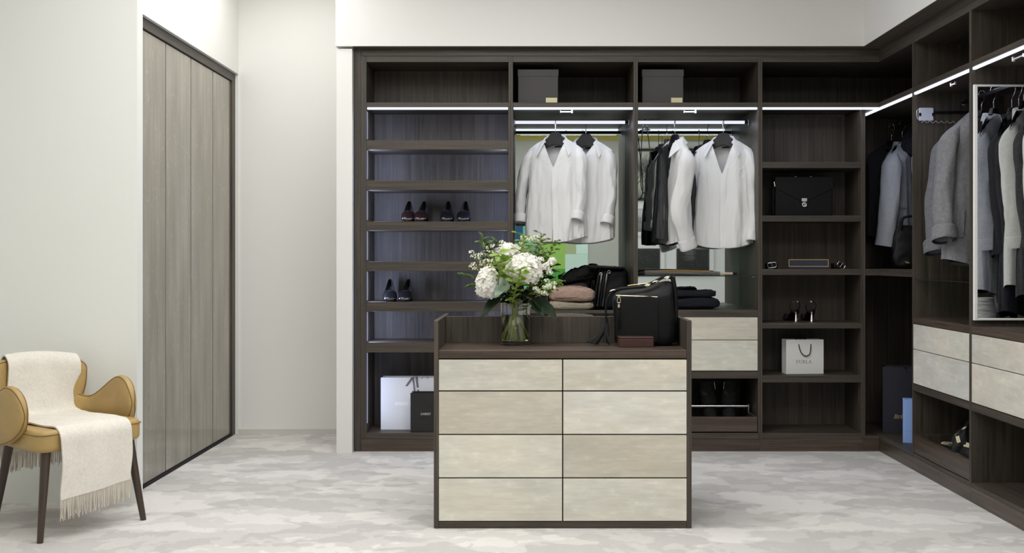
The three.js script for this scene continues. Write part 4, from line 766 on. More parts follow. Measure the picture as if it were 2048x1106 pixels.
garment('white_shirt', 'white shirt with rolled cuffs, half hidden behind the open shirt', 'shirt', hung(1172, 7.36), -0.25, { sw: 0.185, L: 0.705, hw: 0.2, vee: 0.12, D: 0.075, hemD: 0.095, collar: 'shirt', placket: true, lining: M.shirtLining, seed: 8, foldAmp: 0.017, arms: shirtArms({ len: 0.49 }), collarDrop: 0.062 });
hangerAt('black hanger holding the half hidden white shirt', V(PX(1172, 7.36), 2.066, -7.367), -0.25, 'black hangers on the lit rails');
// --- right mirrored unit: dark blouse, side-on white shirt, dark top, white shirt
garment('dark_blouse', 'dark grey sleeveless blouse hanging leftmost beside the strap', 'blouse', hung(1334, 7.36, 2.03), 1.2, { sw: 0.17, L: 0.68, hw: 0.21, vee: 0.25, D: 0.05, hemD: 0.08, mat: M.silkDark, lining: M.silkGrey, seed: 12, collar: 'round', sleeves: false });
hangerAt('black hanger holding the dark sleeveless blouse', V(PX(1334, 7.36), 2.03, -7.36), 1.2, 'black hangers on the lit rails', 0.16, 0.135);
garment('white_shirt', 'white shirt hanging side-on with its sleeve forward', 'shirt', hung(1350, 7.24, 2.05), -1.22, { sw: 0.185, L: 0.70, hw: 0.19, vee: 0.28, D: 0.045, hemD: 0.06, collar: 'shirt', lining: M.shirtLining, seed: 17, foldAmp: 0.01, collarDrop: 0.062, arms: [{ len: 0.5, out: 0.03, r: 0.055, r1: 0.045 }, { len: 0.64, out: 0.02, r: 0.06, r1: 0.054, cuff: 0.07, cuffOut: 0.001, bend: 0.06, fwd: -0.075 }] });
hangerAt('black hanger holding the side-on white shirt', V(PX(1350, 7.24), 2.05, -7.245), -1.22, 'black hangers on the lit rails', 0.18, 0.115);
garment('black_camisole', 'black camisole showing as a narrow strip behind the right white shirt', 'top', hung(1416, 7.4, 2.03), 0.75, { sw: 0.18, L: 0.64, hw: 0.19, vee: 0.1, D: 0.05, hemD: 0.06, mat: M.silkDark, seed: 20, sleeves: false, collar: 'round' });
hangerAt('black hanger holding the black camisole behind the right shirt', V(PX(1416, 7.4), 2.03, -7.4), 0.75, 'black hangers on the lit rails', 0.16, 0.135);
garment('white_shirt', 'white button-up shirt with open collar, hanging rightmost on the lit rail', 'shirt', hung(1447, 7.25, 2.06), -0.3, { sw: 0.19, L: 0.735, hw: 0.205, vee: 0.25, D: 0.075, hemD: 0.095, collar: 'shirt', placket: true, lining: M.shirtLining, seed: 25, foldAmp: 0.017, collarDrop: 0.062, arms: [{ len: 0.56, out: 0.0, inn: 0.0, r: 0.05, r1: 0.04, fwd: -0.04, bend: -0.03 }, { len: 0.6, out: 0.045, inn: -0.008, r: 0.068, r1: 0.052, cuff: 0.07, fwd: 0.04 }] });
hangerAt('black hanger holding the rightmost white shirt', V(PX(1447, 7.25), 2.06, -7.257), -0.3, 'black hangers on the lit rails', 0.18, 0.105);
{ // long strap hanging in a loop from the rail
  const c = V(PX(1291, 7.3), 2.19, -7.3), t = thing('leather_strap', 'long dark leather strap hanging in a loop at the left of the rail', 'strap', c);
  part(t, 'strap_loop', sweep([[0, 0.012, 0], [-0.016, -0.03, 0.01], [-0.03, -0.2, 0.012], [-0.034, -0.38, 0.012], [-0.022, -0.475, 0.014], [0.012, -0.505, 0.016], [0.042, -0.46, 0.014], [0.042, -0.35, 0.012], [0.026, -0.18, 0.01], [0.008, -0.03, 0.006], [0.002, 0.012, 0]], () => [0.0035, 0.002], 80, 8), std({ color: rgb(52, 46, 42), roughness: 0.5 }));
  part(t, 'strap_end', sweep([[0.004, -0.02, 0.004], [0.03, 0.008, 0.01], [0.07, 0.012, 0.01], [0.1, 0.012, 0.008]], () => [0.0045, 0.002], 16, 8), std({ color: rgb(52, 46, 42), roughness: 0.5 }));
  part(t, 'buckle', new THREE.TorusGeometry(0.009, 0.0025, 8, 20).translate(0.01, -0.055, 0.01), M.darkMetal);
}
// --- coats on the right
garment('grey_jacket', 'pale grey jacket with flap pocket hanging in the corner unit', 'jacket', V(2.56, 2.045, -7.4), 0.9, { sw: 0.205, L: 0.64, hw: 0.2, vee: 0.34, neck: 0.05, D: 0.09, hemD: 0.11, slope: 0.08, smoothArm: 0.1, mat: M.woolPale, lining: M.woolDark, seed: 31, foldAmp: 0.006, collar: 'lapel', arms: [{ len: 0.62, out: 0.075, inn: 0.004, r: 0.066, r1: 0.06, cuff: 0, bend: 0.0, fwd: -0.03 }, { len: 0.6, r: 0.07, cuff: 0 }], pockets: [[-1, 0.4, 0.34, 0.05, true]] });
hangerAt('hanger with a bright hook holding the grey corner jacket', V(2.56, 2.045, -7.4), 0.9, 'hangers in the corner unit', 0.065, 0.135, 'z', 0.03);
{ // navy scarf over the jacket's shoulders
  const t = thing('navy_scarf', 'dark navy scarf draped over the corner jacket and its hanger', 'scarf', V(2.6, 1.94, -7.33), 0.4);
  part(t, 'scarf_drape', soft(0.2, 0.19, 0.2, { e: 2.3, ev: 2.1, amp: 0.014, f: 13, seed: 6, top: 0.45 }), M.navy);
  part(t, 'scarf_end', soft(0.1, 0.16, 0.07, { e: 2.4, ev: 2.6, amp: 0.01, f: 18, seed: 9 }).translate(0.05, -0.06, 0.07), M.navy);
  part(t, 'scarf_lining', soft(0.05, 0.15, 0.03, { e: 2.2, ev: 2.4, amp: 0.006, f: 30, seed: 3 }).translate(0.07, -0.16, 0.1), M.shirt, 'white edge below the navy scarf');
}
garment('dark_waistcoat', 'black sleeveless coat hanging behind the grey corner jacket', 'coat', V(2.53, 2.04, -7.53), 0.3, { sw: 0.2, L: 0.66, hw: 0.2, vee: 0.2, D: 0.06, hemD: 0.06, mat: M.woolBlack, seed: 33, sleeves: false, collar: 'round' });
hangerAt('hanger holding the black coat behind the corner jacket', V(2.53, 2.04, -7.53), 0.3, 'hangers in the corner unit', 0.18, 0.135, 'z');
const coatArms = (len, cuffOut = 0.016) => [{ len, out: 0.075, inn: 0.008, r: 0.07, r1: 0.064, cuff: 0.07, cuffOut, bend: 0.02, fwd: 0.05 }, { len, out: 0.03, r: 0.07, r1: 0.062, cuff: 0.07, cuffOut }];
garment('grey_coat', 'mid grey wool coat hanging at the back beside the tie rack', 'coat', V(2.575, 2.06, -6.2), 0.12, { sw: 0.215, L: 0.72, hw: 0.225, vee: 0.3, D: 0.1, hemD: 0.11, mat: M.woolMid, lining: M.woolDark, seed: 41, foldAmp: 0.009, smoothArm: 0.1, collar: 'lapel', slope: 0.115, arms: coatArms(0.64), gapBelow: -0.03 });
hangerAt('black hanger holding the mid grey coat', V(2.575, 2.06, -6.2), 0.12, 'black hangers on the coat rail', 0.07, 0.11, 'z', 0.03);
garment('grey_coat', 'lighter grey wool coat with patch pocket hanging in front beside the mirror', 'coat', V(2.52, 2.085, -5.93), 0.1, { sw: 0.215, L: 0.87, hw: 0.25, vee: 0.3, D: 0.11, hemD: 0.125, mat: M.woolGrey, lining: M.woolDark, seed: 45, foldAmp: 0.009, smoothArm: 0.1, collar: 'lapel', slope: 0.115, arms: coatArms(0.6, 0.018), pockets: [[-1, 0.55, 0.16, 0.17, false]] });
hangerAt('black hanger holding the lighter grey coat', V(2.52, 2.085, -5.93), 0.1, 'black hangers on the coat rail', 0.07, 0.1, 'z', 0.03);
// coats between the mirror and the end of the near unit: seen in the mirror
const near = [                                           // [name, label, material, x, z, length, y, seed]
  ['brown_coat', 'dark brown coat farthest from the mirror, its collar showing at left', M.woolBrown, 2.575, -4.9, 0.9, 2.06, 61],
  ['grey_coat', 'pale blue grey long coat reflected at the left of the mirror', M.woolBlue, 2.575, -5.06, 1.0, 2.05, 63],
  ['black_coat', 'black coat with gathered cuff, reflected left of the cream coat', M.woolBlack, 2.64, -5.14, 0.8, 2.04, 65],
  ['black_coat', 'black long coat reflected next to the cream coat', M.woolBlack, 2.655, -5.19, 1.1, 2.04, 67],
  ['cream_coat', 'light cream grey coat reflected in the middle of the mirror', M.woolLight, 2.65, -5.26, 0.98, 2.06, 69],
  ['charcoal_coat', 'charcoal long coat nearest to the mirror at the right edge', M.woolDark, 2.69, -5.33, 1.02, 2.05, 71]];
near.forEach(([n, label, mat, x, z, L, y, seed], i) => {
  garment(n, label, 'coat', V(x, y, z), Math.PI - 0.8, { sw: 0.2, L, hw: 0.2, vee: 0.08, neck: 0.045, D: 0.05, hemD: 0.07, smoothArm: 0.1, mat, lining: M.woolDark, seed, foldAmp: 0.008, collar: i % 2 ? 'lapel' : 'round', slope: 0.13, arms: [{ len: 0.6, out: 0.015, r: 0.06, r1: 0.05, cuff: 0.06, cuffOut: 0.004 }, { len: 0.6, out: 0.015, r: 0.06, r1: 0.05, cuff: 0.06, cuffOut: 0.004 }] });
  hangerAt(`black hanger holding the ${label.split(',')[0].split(' reflected')[0].split(' nearest')[0].split(' farthest')[0]}`, V(x, y, z), Math.PI - 0.8, 'black hangers on the coat rail', 0.062, 2.19 - y, 'z', 0.02);
});

// ---------------------------------------------------------------- storage boxes on the top shelves
[[1035.5, 1117, 'left mirrored unit'], [1284, 1367.5, 'right mirrored unit']].forEach(([a, b, where], i) => {
  const x0 = PX(a, 7.06), x1 = PX(b, 7.06), w = x1 - x0, h = (205 - 138) * 7.06 / FOCAL, t = thing('storage_box', `dark grey lidded storage box on the top shelf of the ${where}`, 'box', V((x0 + x1) / 2, LEDY[1], -7.2));
  part(t, 'box_base', box(w - 0.006, h - 0.004, 0.28, 'v', 0.002).translate(0, h / 2 + 0.0005, 0), M.boxGrey);
  part(t, 'lid', box(w, 0.046, 0.286, 'v', 0.002).translate(0, h - 0.018, 0), M.boxGrey);
  part(t, 'label_card', box(0.074, 0.036, 0.0015, 'v', 0).translate(w / 2 - 0.046, 0.021, 0.1415), M.labelCream, 'cream label card');
});

// ---------------------------------------------------------------- shoes
// pump standing with its toe towards +z; base at y = 0
function makePump(name, label, mat, pos, turn, group, heel = 0.1) {
  const t = thing(name, label, 'shoe', pos, turn, group), L = 0.235;
  const sole = s => heel * Math.pow(smooth(0.42, 1, s), 0.9) + 0.004, wide = s => 0.005 + 0.043 * Math.pow(Math.sin(Math.PI * Math.pow(clamp(s * 0.94 + 0.03), 0.62)), 0.75) * (1 - 0.12 * s) * (1 - 0.4 * smooth(0.55, 1, s)), hgt = s => s < 0.34 ? 0.026 + 0.045 * smooth(0, 0.34, s) : lerp(0.04, 0.068, smooth(0.45, 1, s));
  const open = s => s < 0.3 ? 1 : lerp(1, 0.56, smooth(0.3, 0.42, s));
  const f = (u, v, k) => { const s = v, a = (u - 0.5) * 2 * Math.PI * open(s), w = wide(s) * k, h = hgt(s); const ex = s > 0.9 ? Math.sqrt(Math.max(0, 1 - Math.pow((s - 0.9) / 0.1, 2))) : s < 0.05 ? Math.sqrt(Math.max(0, 1 - Math.pow(1 - s / 0.05, 2))) : 1; const sn = Math.sin(a); return [Math.sign(sn) * Math.pow(Math.abs(sn), 0.8) * w * ex, sole(s) + h * (1 - Math.cos(a)) / 2 * (s < 0.06 ? lerp(0.55, 1, s / 0.06) : 1) + (1 - k) * 0.01, L * (0.5 - s) * (k < 1 ? 0.985 : 1)]; };
  part(t, 'upper', grid(32, 40, (u, v) => f(u, v, 1), { su: 0.2, sv: 0.24 }), mat);
  part(t, 'lining', grid(28, 36, (u, v) => f(u, v, 0.94), { su: 0.2, sv: 0.24 }), M.blackSuede);
  part(t, 'sole', sheet(8, 28, (u, v) => [(u - 0.5) * 2 * wide(v) * 0.96, sole(v) - 0.001, L * (0.5 - v)], 0.004), M.blackLeather);
  part(t, 'heel', sweep([[0, heel + 0.002, -L * 0.42], [0, heel * 0.6, -L * 0.44], [0, heel * 0.25, -L * 0.45], [0, 0.001, -L * 0.455]], s => { const r = lerp(0.019, 0.006, Math.pow(s, 0.6)); return [r, r * 1.1]; }, 12, 14), mat);
  return t;
}
const shelfTop = py => PY(py) + 0.0006;
[[817, 443, M.winePatent, 'left shoe of the glossy wine red pumps', 0.06], [844.5, 443, M.winePatent, 'right shoe of the glossy wine red pumps', -0.05], [895, 443, M.navyPatent, 'left shoe of the black pumps right of the wine red pair', 0.03], [928.5, 443, M.navyPatent, 'right shoe of the black pumps right of the wine red pair', -0.02], [780, 604, M.navyPatent, 'left shoe of the dark pumps on the lower shelf', 0.12], [813, 604, M.navyPatent, 'right shoe of the dark pumps on the lower shelf', -0.03]]
  .forEach(([px, py, m, l, a]) => makePump('pump', l, m, V(PX(px, 7.13), shelfTop(py), -7.135), a, 'high-heeled pumps on the shoe shelves'));
// ankle boots in the low tray
[[1422, 0.12, 'left'], [1458, -0.12, 'right']].forEach(([px, a, s]) => {
  const t = thing('ankle_boot', `${s} black ankle boot standing in the low tray`, 'boot', V(PX(px, 7.2), 0.1405, -7.2), a, 'black ankle boots in the tray'), sg = s === 'left' ? 1 : -1;
  part(t, 'shaft', sweep([[-sg * 0.012, 0.29, -0.055], [-sg * 0.006, 0.2, -0.05], [0, 0.12, -0.042], [0, 0.075, -0.02], [0, 0.048, 0.03], [0, 0.032, 0.085], [0, 0.022, 0.125]], k => k < 0.5 ? [lerp(0.042, 0.038, k * 2), lerp(0.058, 0.05, k * 2)] : [lerp(0.042, 0.03, (k - 0.5) * 2), lerp(0.05, 0.018, (k - 0.5) * 2)], 40, 24, V(1, 0, 0.001)), M.blackSuede);
  part(t, 'shaft_lining', sweep([[-sg * 0.012, 0.291, -0.055], [-sg * 0.006, 0.2, -0.05]], () => [0.04, 0.056], 4, 24, V(1, 0, 0.001)), M.paperBlack);
  part(t, 'heel', sweep([[0, 0.07, -0.075], [0, 0.03, -0.078], [0, 0.001, -0.078]], k => [lerp(0.03, 0.022, k), lerp(0.03, 0.022, k)], 6, 14), M.blackLeather);
  part(t, 'toe_cap', new THREE.SphereGeometry(1, 18, 12).scale(0.032, 0.022, 0.034).translate(0, 0.0225, 0.118), M.blackSuede);
  part(t, 'zip', rod([[sg * 0.03, 0.286, -0.025], [sg * 0.035, 0.24, -0.02]], 0.0018, 6, 6), M.chrome);
});
// sandals with metal heels, seen from behind
[[1594, 0.05, 'left'], [1626, -0.05, 'right']].forEach(([px, a, s]) => {
  const t = thing('sandal', `${s} black strappy sandal with gold and silver block heel`, 'shoe', V(PX(px, 7.1), shelfTop(646), -7.14), a, 'sandals with metal heels');
  part(t, 'heel', sweep([[0, 0.046, 0.01], [0, 0.024, 0.012], [0, 0.001, 0.014]], k => [lerp(0.009, 0.0155, k), lerp(0.009, 0.014, k)], 8, 16), M.chrome, 'polished silver heel');
  part(t, 'heel_collar', sweep([[0, 0.064, 0.008], [0, 0.044, 0.01]], () => [0.0085, 0.009], 4, 16), M.gold, 'gold upper heel');
  part(t, 'footbed', sheet(8, 24, (u, v) => [(u - 0.5) * 2 * (0.026 + 0.014 * Math.sin(v * 3) * v), 0.062 - 0.056 * smooth(0.1, 0.62, v) + 0.001, 0.012 - v * 0.2], 0.005), M.blackLeather);
  part(t, 'heel_counter', sheet(20, 6, (u, v) => { const q = lerp(-1.5, 1.5, u); return [Math.sin(q) * 0.027, 0.062 + v * 0.022 * Math.cos(q * 0.8), -0.012 + Math.cos(q) * 0.026]; }, 0.002), M.blackLeather);
  const ring = part(t, 'ankle_strap', new THREE.TorusGeometry(0.034, 0.0028, 8, 40), M.blackPatent); ring.rotation.x = 0.5; ring.position.set(0, 0.1, -0.015); ring.scale.set(1, 1.15, 1);
  part(t, 'buckle', box(0.012, 0.012, 0.005, 'v', 0.002).translate(s === 'left' ? 0.012 : -0.002, 0.133, 0.004), M.chrome);
  for (const k of [0.105, 0.15]) part(t, 'toe_strap', sheet(16, 3, (u, v) => { const q = lerp(-1.57, 1.57, u); return [Math.sin(q) * 0.04, 0.01 + Math.cos(q) * 0.03, -k - v * 0.016]; }, 0.002), M.blackLeather);
  part(t, 'side_strap', sweep([[-0.036, 0.012, -0.1], [-0.05, 0.03, -0.09], [-0.046, 0.05, -0.07]], () => [0.004, 0.002], 10, 8), M.blackLeather);
});
// patterned scarf heaped in the low tray: black with pale gold squares
{
  const t = thing('patterned_scarf', 'black silk scarf with pale gold squares heaped in the low tray', 'scarf', V(2.445, 0.1205, -6.02), -0.3), w = 0.22, h = 0.215, d = 0.26;
  const fold = (x, y, z, k) => { const q = Math.atan2(z, x), f = 1 - 0.5 * k + (0.07 + 0.05 * k) * Math.sin(q * 5 + y * 22) + 0.05 * Math.sin(q * 9 - y * 30 + 1); return [x * f + 0.035 * k, y * (1 + 0.08 * Math.sin(q * 3 + 1)), z * f - 0.03 * k]; };
  const heap = part(t, 'scarf_heap', soft(w * 1.15, h, d * 1.1, { e: 2.3, ev: 2.5, amp: 0.004, f: 12, seed: 8, nu: 72, nv: 36, shape: fold }), std({ color: rgb(16, 15, 15), roughness: 0.7 }));
  const ray = new THREE.Raycaster();
  const sq = [[-0.62, 0.3, 0.75, 0.02, 0.04, 0.3], [-0.2, 0.12, 0.95, 0.032, 0.026, -0.25], [0.2, -0.2, 1, 0.044, 0.03, -0.25], [0.3, 0.45, 0.8, 0.024, 0.036, 0.1], [-0.3, 0.75, 0.6, 0.03, 0.02, -0.3], [-0.8, 0.5, 0.3, 0.012, 0.05, 0.6]];
  for (const [x, y, z, a, b, roll] of sq) {                    // each square lies on the cloth where a line towards the heap meets it
    const n = V(x, y * 0.6, z).normalize(), c = V(0.012, h * 0.42 + y * h * 0.35, -0.01); ray.set(c.clone().addScaledVector(n, 0.6), n.clone().negate());
    const hit = ray.intersectObject(heap)[0]; if (!hit) continue;
    const hn = hit.face.normal.clone(); if (hn.dot(n) < 0) hn.negate();
    const m = part(t, 'gold_square', sheet(4, 4, (u, v) => [(u - 0.5) * a, (v - 0.5) * b, -4 * ((u - 0.5) ** 2 * a * a + (v - 0.5) ** 2 * b * b)], 0.002), M.labelCream);
    m.position.copy(hit.point).addScaledVector(hn, 0.003); m.quaternion.setFromUnitVectors(V(0, 0, 1), hn); m.rotateZ(roll);
  }
  part(t, 'scarf_border', soft(0.09, 0.02, 0.035, { e: 2.6, ev: 2.4, amp: 0.005, f: 26, seed: 9 }).rotateY(0.5).rotateZ(-0.15).translate(-0.1, 0.09, 0.05), std({ color: rgb(150, 142, 120), roughness: 0.8 }), 'pale woven border');
}

// ---------------------------------------------------------------- paper bags
function shopBag(name, label, mat, pos, turn, w, h, d, text, { group, handles, lean = 0 } = {}) {
  const t = thing(name, label, 'bag', pos, turn, group), th = 0.0016;
  const fm = text ? std({ map: canvasTex(768, Math.round(768 * h / w), text), roughness: mat.roughness }) : mat;
  const face = part(t, 'front_panel', box(w, h, th, 'v', 0), text ? [mat, mat, mat, mat, fm, mat] : mat);
  const uv = face.geometry.attributes.uv, p = face.geometry.attributes.position; if (text) for (let i = 0; i < p.count; i++) uv.setXY(i, p.getX(i) / w + 0.5, p.getY(i) / h + 0.5);
  face.position.set(0, h / 2 + 0.0005, d / 2); face.rotation.x = -lean;
  part(t, 'back_panel', box(w, h, th, 'v', 0).translate(0, h / 2 + 0.0005, -d / 2), mat);
  for (const s of [-1, 1]) part(t, 'side_gusset', sheet(4, 12, (u, v) => { const k = Math.abs(u - 0.5) * 2; return [s * (w / 2 - 0.0008 - (1 - k) * 0.02 * v), v * h + 0.0005, (u - 0.5) * d]; }, 0.0012), mat);
  part(t, 'bag_bottom', box(w - 0.004, 0.002, d - 0.004, 'v', 0).translate(0, 0.0015, 0), mat);
  handles?.(t, w, h, d);
  return t;
}
const spaced = (c, s, x, y, gap) => { for (const ch of s) { c.fillText(ch, x, y); x += c.measureText(ch).width + gap; } };
shopBag('paper_bag', 'large white paper bag with grey ribbon bow at the bottom of the shoe unit', M.paperWhite, V(PX(822, 7.13), 0.1205, -7.19), 0, 0.402, 0.345, 0.11, (c, w, h) => {
  c.fillStyle = '#e2e4ea'; c.fillRect(0, 0, w, h); c.fillStyle = 'rgb(252,252,254)'; c.font = 'bold 62px sans-serif'; spaced(c, 'ANNE F', w * 0.23, h * 0.535, 0);
}, { handles: (t, w, h, d) => {
  part(t, 'ribbon', [sheet(20, 3, (u, v) => [0.02 + Math.sin(u * 3.14) * 0.02 * (1 - 2 * v * 0.2) + (u - 0.5) * 0.05, h - 0.01 + Math.sin(u * 3.14) * 0.024, d / 2 + 0.006 + v * 0.012], 0.001), sheet(4, 16, (u, v) => [0.012 - v * 0.05 + (u - 0.5) * 0.016, h + 0.006 - v * 0.072, d / 2 + 0.004 + 0.004 * Math.sin(v * 5)], 0.001), sheet(4, 16, (u, v) => [0.036 + v * 0.012 + (u - 0.5) * 0.014, h + 0.006 - v * 0.1, d / 2 + 0.003 + 0.003 * Math.sin(v * 6)], 0.001), sheet(4, 16, (u, v) => [0.014 + v * 0.01 + (u - 0.5) * 0.012, h + 0.002 - v * 0.09, d / 2 + 0.0035 + 0.003 * Math.cos(v * 6)], 0.001)], M.ribbon, 'grey satin ribbon bow');
  part(t, 'ribbon_loop', sheet(16, 3, (u, v) => [0.092 + (u - 0.5) * 0.05, h - 0.004 + Math.sin(u * 3.14) * 0.018, d / 2 + 0.003 + v * 0.01], 0.001), M.ribbon);
} });
shopBag('gift_bag', 'black gift bag with white lettering in front of the white paper bag', M.paperBlack, V(PX(876, 7.03), 0.1205, -7.075), 0, 0.36, 0.257, 0.09, (c, w, h) => {
  c.fillStyle = '#1b1a1b'; c.fillRect(0, 0, w, h); c.fillStyle = '#e8e8e8'; c.font = '40px sans-serif'; spaced(c, 'CHRIST', w * 0.185, h * 0.565, 2);
});
shopBag('shop_bag', 'white shop bag with black cord handle on the shelf unit', std({ color: rgb(226, 226, 222), roughness: 0.6 }), V(PX(1607.5, 7.1), shelfTop(751), -7.13), 0.09, 0.254, 0.226, 0.085, (c, w, h) => {
  c.fillStyle = '#e2e2de'; c.fillRect(0, 0, w, h); c.fillStyle = '#4c4c4c'; c.font = '88px serif'; spaced(c, 'FURLA', w * 0.265, h * 0.69, 7);
}, { handles: (t, w, h, d) => { part(t, 'cord_handle', rod([[-0.042, h - 0.03, d / 2 + 0.003], [-0.038, h - 0.055, d / 2 + 0.006], [-0.022, h - 0.092, d / 2 + 0.008], [0.005, h - 0.108, d / 2 + 0.008], [0.03, h - 0.095, d / 2 + 0.008], [0.038, h - 0.06, d / 2 + 0.006], [0.04, h - 0.03, d / 2 + 0.003]], 0.0032, 40, 8), M.cord, 'black cord handle');
  part(t, 'rear_handle', rod([[-0.04, h - 0.02, -d / 2 - 0.003], [-0.03, h + 0.0, -d / 2 + 0.004], [0, h + 0.002, -d / 2 + 0.006], [0.03, h, -d / 2 + 0.004], [0.04, h - 0.02, -d / 2 - 0.003]], 0.003, 24, 8), M.cord); } });
shopBag('paper_bag', 'tall navy paper bag with gold script in the corner unit', M.paperNavy, V(2.484, 0.1025, -7.12), -0.3, 0.29, 0.44, 0.13, (c, w, h) => {
  c.fillStyle = '#1b1c2a'; c.fillRect(0, 0, w, h); c.fillStyle = '#c9b27a'; c.font = 'italic 96px serif'; c.fillText('Brio', w * 0.235, h * 0.77);
}, { handles: (t, w, h, d) => part(t, 'ribbon', [sheet(4, 10, (u, v) => [-0.005 + (u - 0.5) * 0.014 + v * 0.012, h - v * 0.036, d / 2 + 0.003], 0.001), sheet(12, 3, (u, v) => [0.0 + (u - 0.5) * 0.03, h - 0.006 + 0.008 * Math.sin(u * 3.14), d / 2 + 0.002 + v * 0.008], 0.001)], M.cord, 'black ribbon') });
shopBag('paper_bag', 'light blue paper bag in front of the navy bag', M.paperBlue, V(2.44, 0.1025, -6.74), -0.33, 0.2, 0.272, 0.07, null, { handles: (t, w, h, d) => part(t, 'folded_base', box(w - 0.01, 0.0008, 0.0006, 'v', 0).translate(0, 0.072, d / 2 + 0.0009), std({ color: rgb(96, 128, 196), roughness: 0.6 })) });

// ---------------------------------------------------------------- knitwear
function sweater(name, label, mat, pos, w, h, d, seed, group, turn = 0) {
  const t = thing(name, label, 'sweater', pos, turn, group);
  part(t, 'folded_body', soft(w, h, d, { e: 6, ev: 3.7, amp: 0.006, f: 11, seed, nu: 72, nv: 30, shape: (x, y, z, k) => [x, y + (0.09 * h + 0.002) * Math.sin(x * 16 + seed * 1.3) * smooth(0.3, 1, k), z + 0.004 * Math.sin(x * 21 + seed)] }), mat);
  part(t, 'fold_edge', rod([[-w * 0.4, h * 0.32, d * 0.482], [-w * 0.2, h * 0.3, d * 0.49], [w * 0.1, h * 0.32, d * 0.49], [w * 0.4, h * 0.3, d * 0.482]], 0.004, 20, 8), mat);
  return t;
}
const swX = PX(1143, 7.12);
sweater('sweater', 'cream ribbed sweater folded under the pink one', M.knitCream, V(swX - 0.002, 0.9165, -7.19), 0.292, 0.056, 0.24, 3, 'folded sweaters on the glass shelf');
sweater('sweater', 'thick dusty pink knitted sweater folded on the cream one', M.knitPink, V(swX + 0.004, 0.971, -7.19), 0.3, 0.092, 0.24, 6, 'folded sweaters on the glass shelf');
sweater('sweater', 'dark brown knit folded behind the pink sweater', M.knitDark, V(swX - 0.01, 0.9165, -7.44), 0.27, 0.168, 0.17, 9, 'folded sweaters on the glass shelf');
sweater('sweater', 'blush sweater folded below the glass shelf', M.knitBlush, V(swX, 0.8005, -7.165), 0.3, 0.102, 0.25, 12, 'folded sweaters on the lower counter');
sweater('sweater', 'navy sweater folded at the bottom beside the black handbag', M.knitNavy, V(PX(1382, 7.18), 0.9215, -7.2), 0.36, 0.078, 0.26, 15, 'folded navy sweaters on the counter');
sweater('sweater', 'navy sweater folded on top of the other navy one', M.knitNavy, V(PX(1377, 7.18), 0.998, -7.2), 0.345, 0.05, 0.25, 18, 'folded navy sweaters on the counter');
// black bags on the left glass shelf
{
  const t = thing('shoulder_bag', 'black leather shoulder bag with stiff flap behind the sweaters', 'handbag', V(PX(1228, 7.25), 0.9165, -7.3));
  part(t, 'bag_body', soft(0.205, 0.27, 0.13, { e: 6, ev: 9, amp: 0.004, f: 9, seed: 5, top: 0.92 }), M.blackLeather);
  part(t, 'flap', box(0.235, 0.016, 0.2, 'v', 0.006).rotateZ(-0.035).translate(-0.05, 0.281, 0.02), M.blackLeather);
  for (const [x, k] of [[-0.105, 0.0], [-0.085, 0.012], [-0.066, 0.004], [-0.05, 0.016]]) part(t, 'strap', sweep([[x + 0.01, 0.276, 0.07], [x - 0.005, 0.2, 0.085 + k], [x - 0.022, 0.1, 0.09 + k], [x - 0.03, 0.02, 0.09]], () => [0.0075, 0.0028], 18, 8), k > 0.01 ? M.blackPatent : M.blackLeather);
  for (const [x, y] of [[-0.036, 0.25], [-0.09, 0.235]]) { const b = part(t, 'strap_ring', new THREE.TorusGeometry(0.009, 0.0026, 8, 18), M.chrome); b.position.set(x, y, 0.088); }
}
{
  const t = thing('soft_bag', 'slouchy black suede bag lying behind the pink sweater', 'handbag', V(PX(1160, 7.4), 1.0848, -7.44), 0);
  part(t, 'bag_body', soft(0.25, 0.115, 0.12, { e: 2.6, ev: 2.4, amp: 0.012, f: 12, seed: 15, shape: (x, y, z, k) => [x, y * (0.62 + 0.42 * smooth(-0.12, 0.13, x)) - 0.02 * smooth(0.03, 0.125, Math.abs(x)) + 0.02 * smooth(-0.1, 0.1, x), z] }), M.blackSuede);
  const fr = []; for (let k = 0; k < 12; k++) fr.push(sweep([[-0.09 - k * 0.003, 0.075 - k * 0.003, 0.03], [-0.115 - k * 0.002, 0.05, 0.045], [-0.126 - (k % 3) * 0.006, 0.016 + (k % 4) * 0.006, 0.05]], () => [0.0028, 0.0018], 8, 6));
  part(t, 'fringe', fr, M.blackSuede, 'short black fringe');
  part(t, 'gathered_top', soft(0.05, 0.03, 0.06, { e: 2.2, ev: 2.2, amp: 0.012, f: 40, seed: 2 }).translate(0.1, 0.096, 0), M.blackSuede);
}
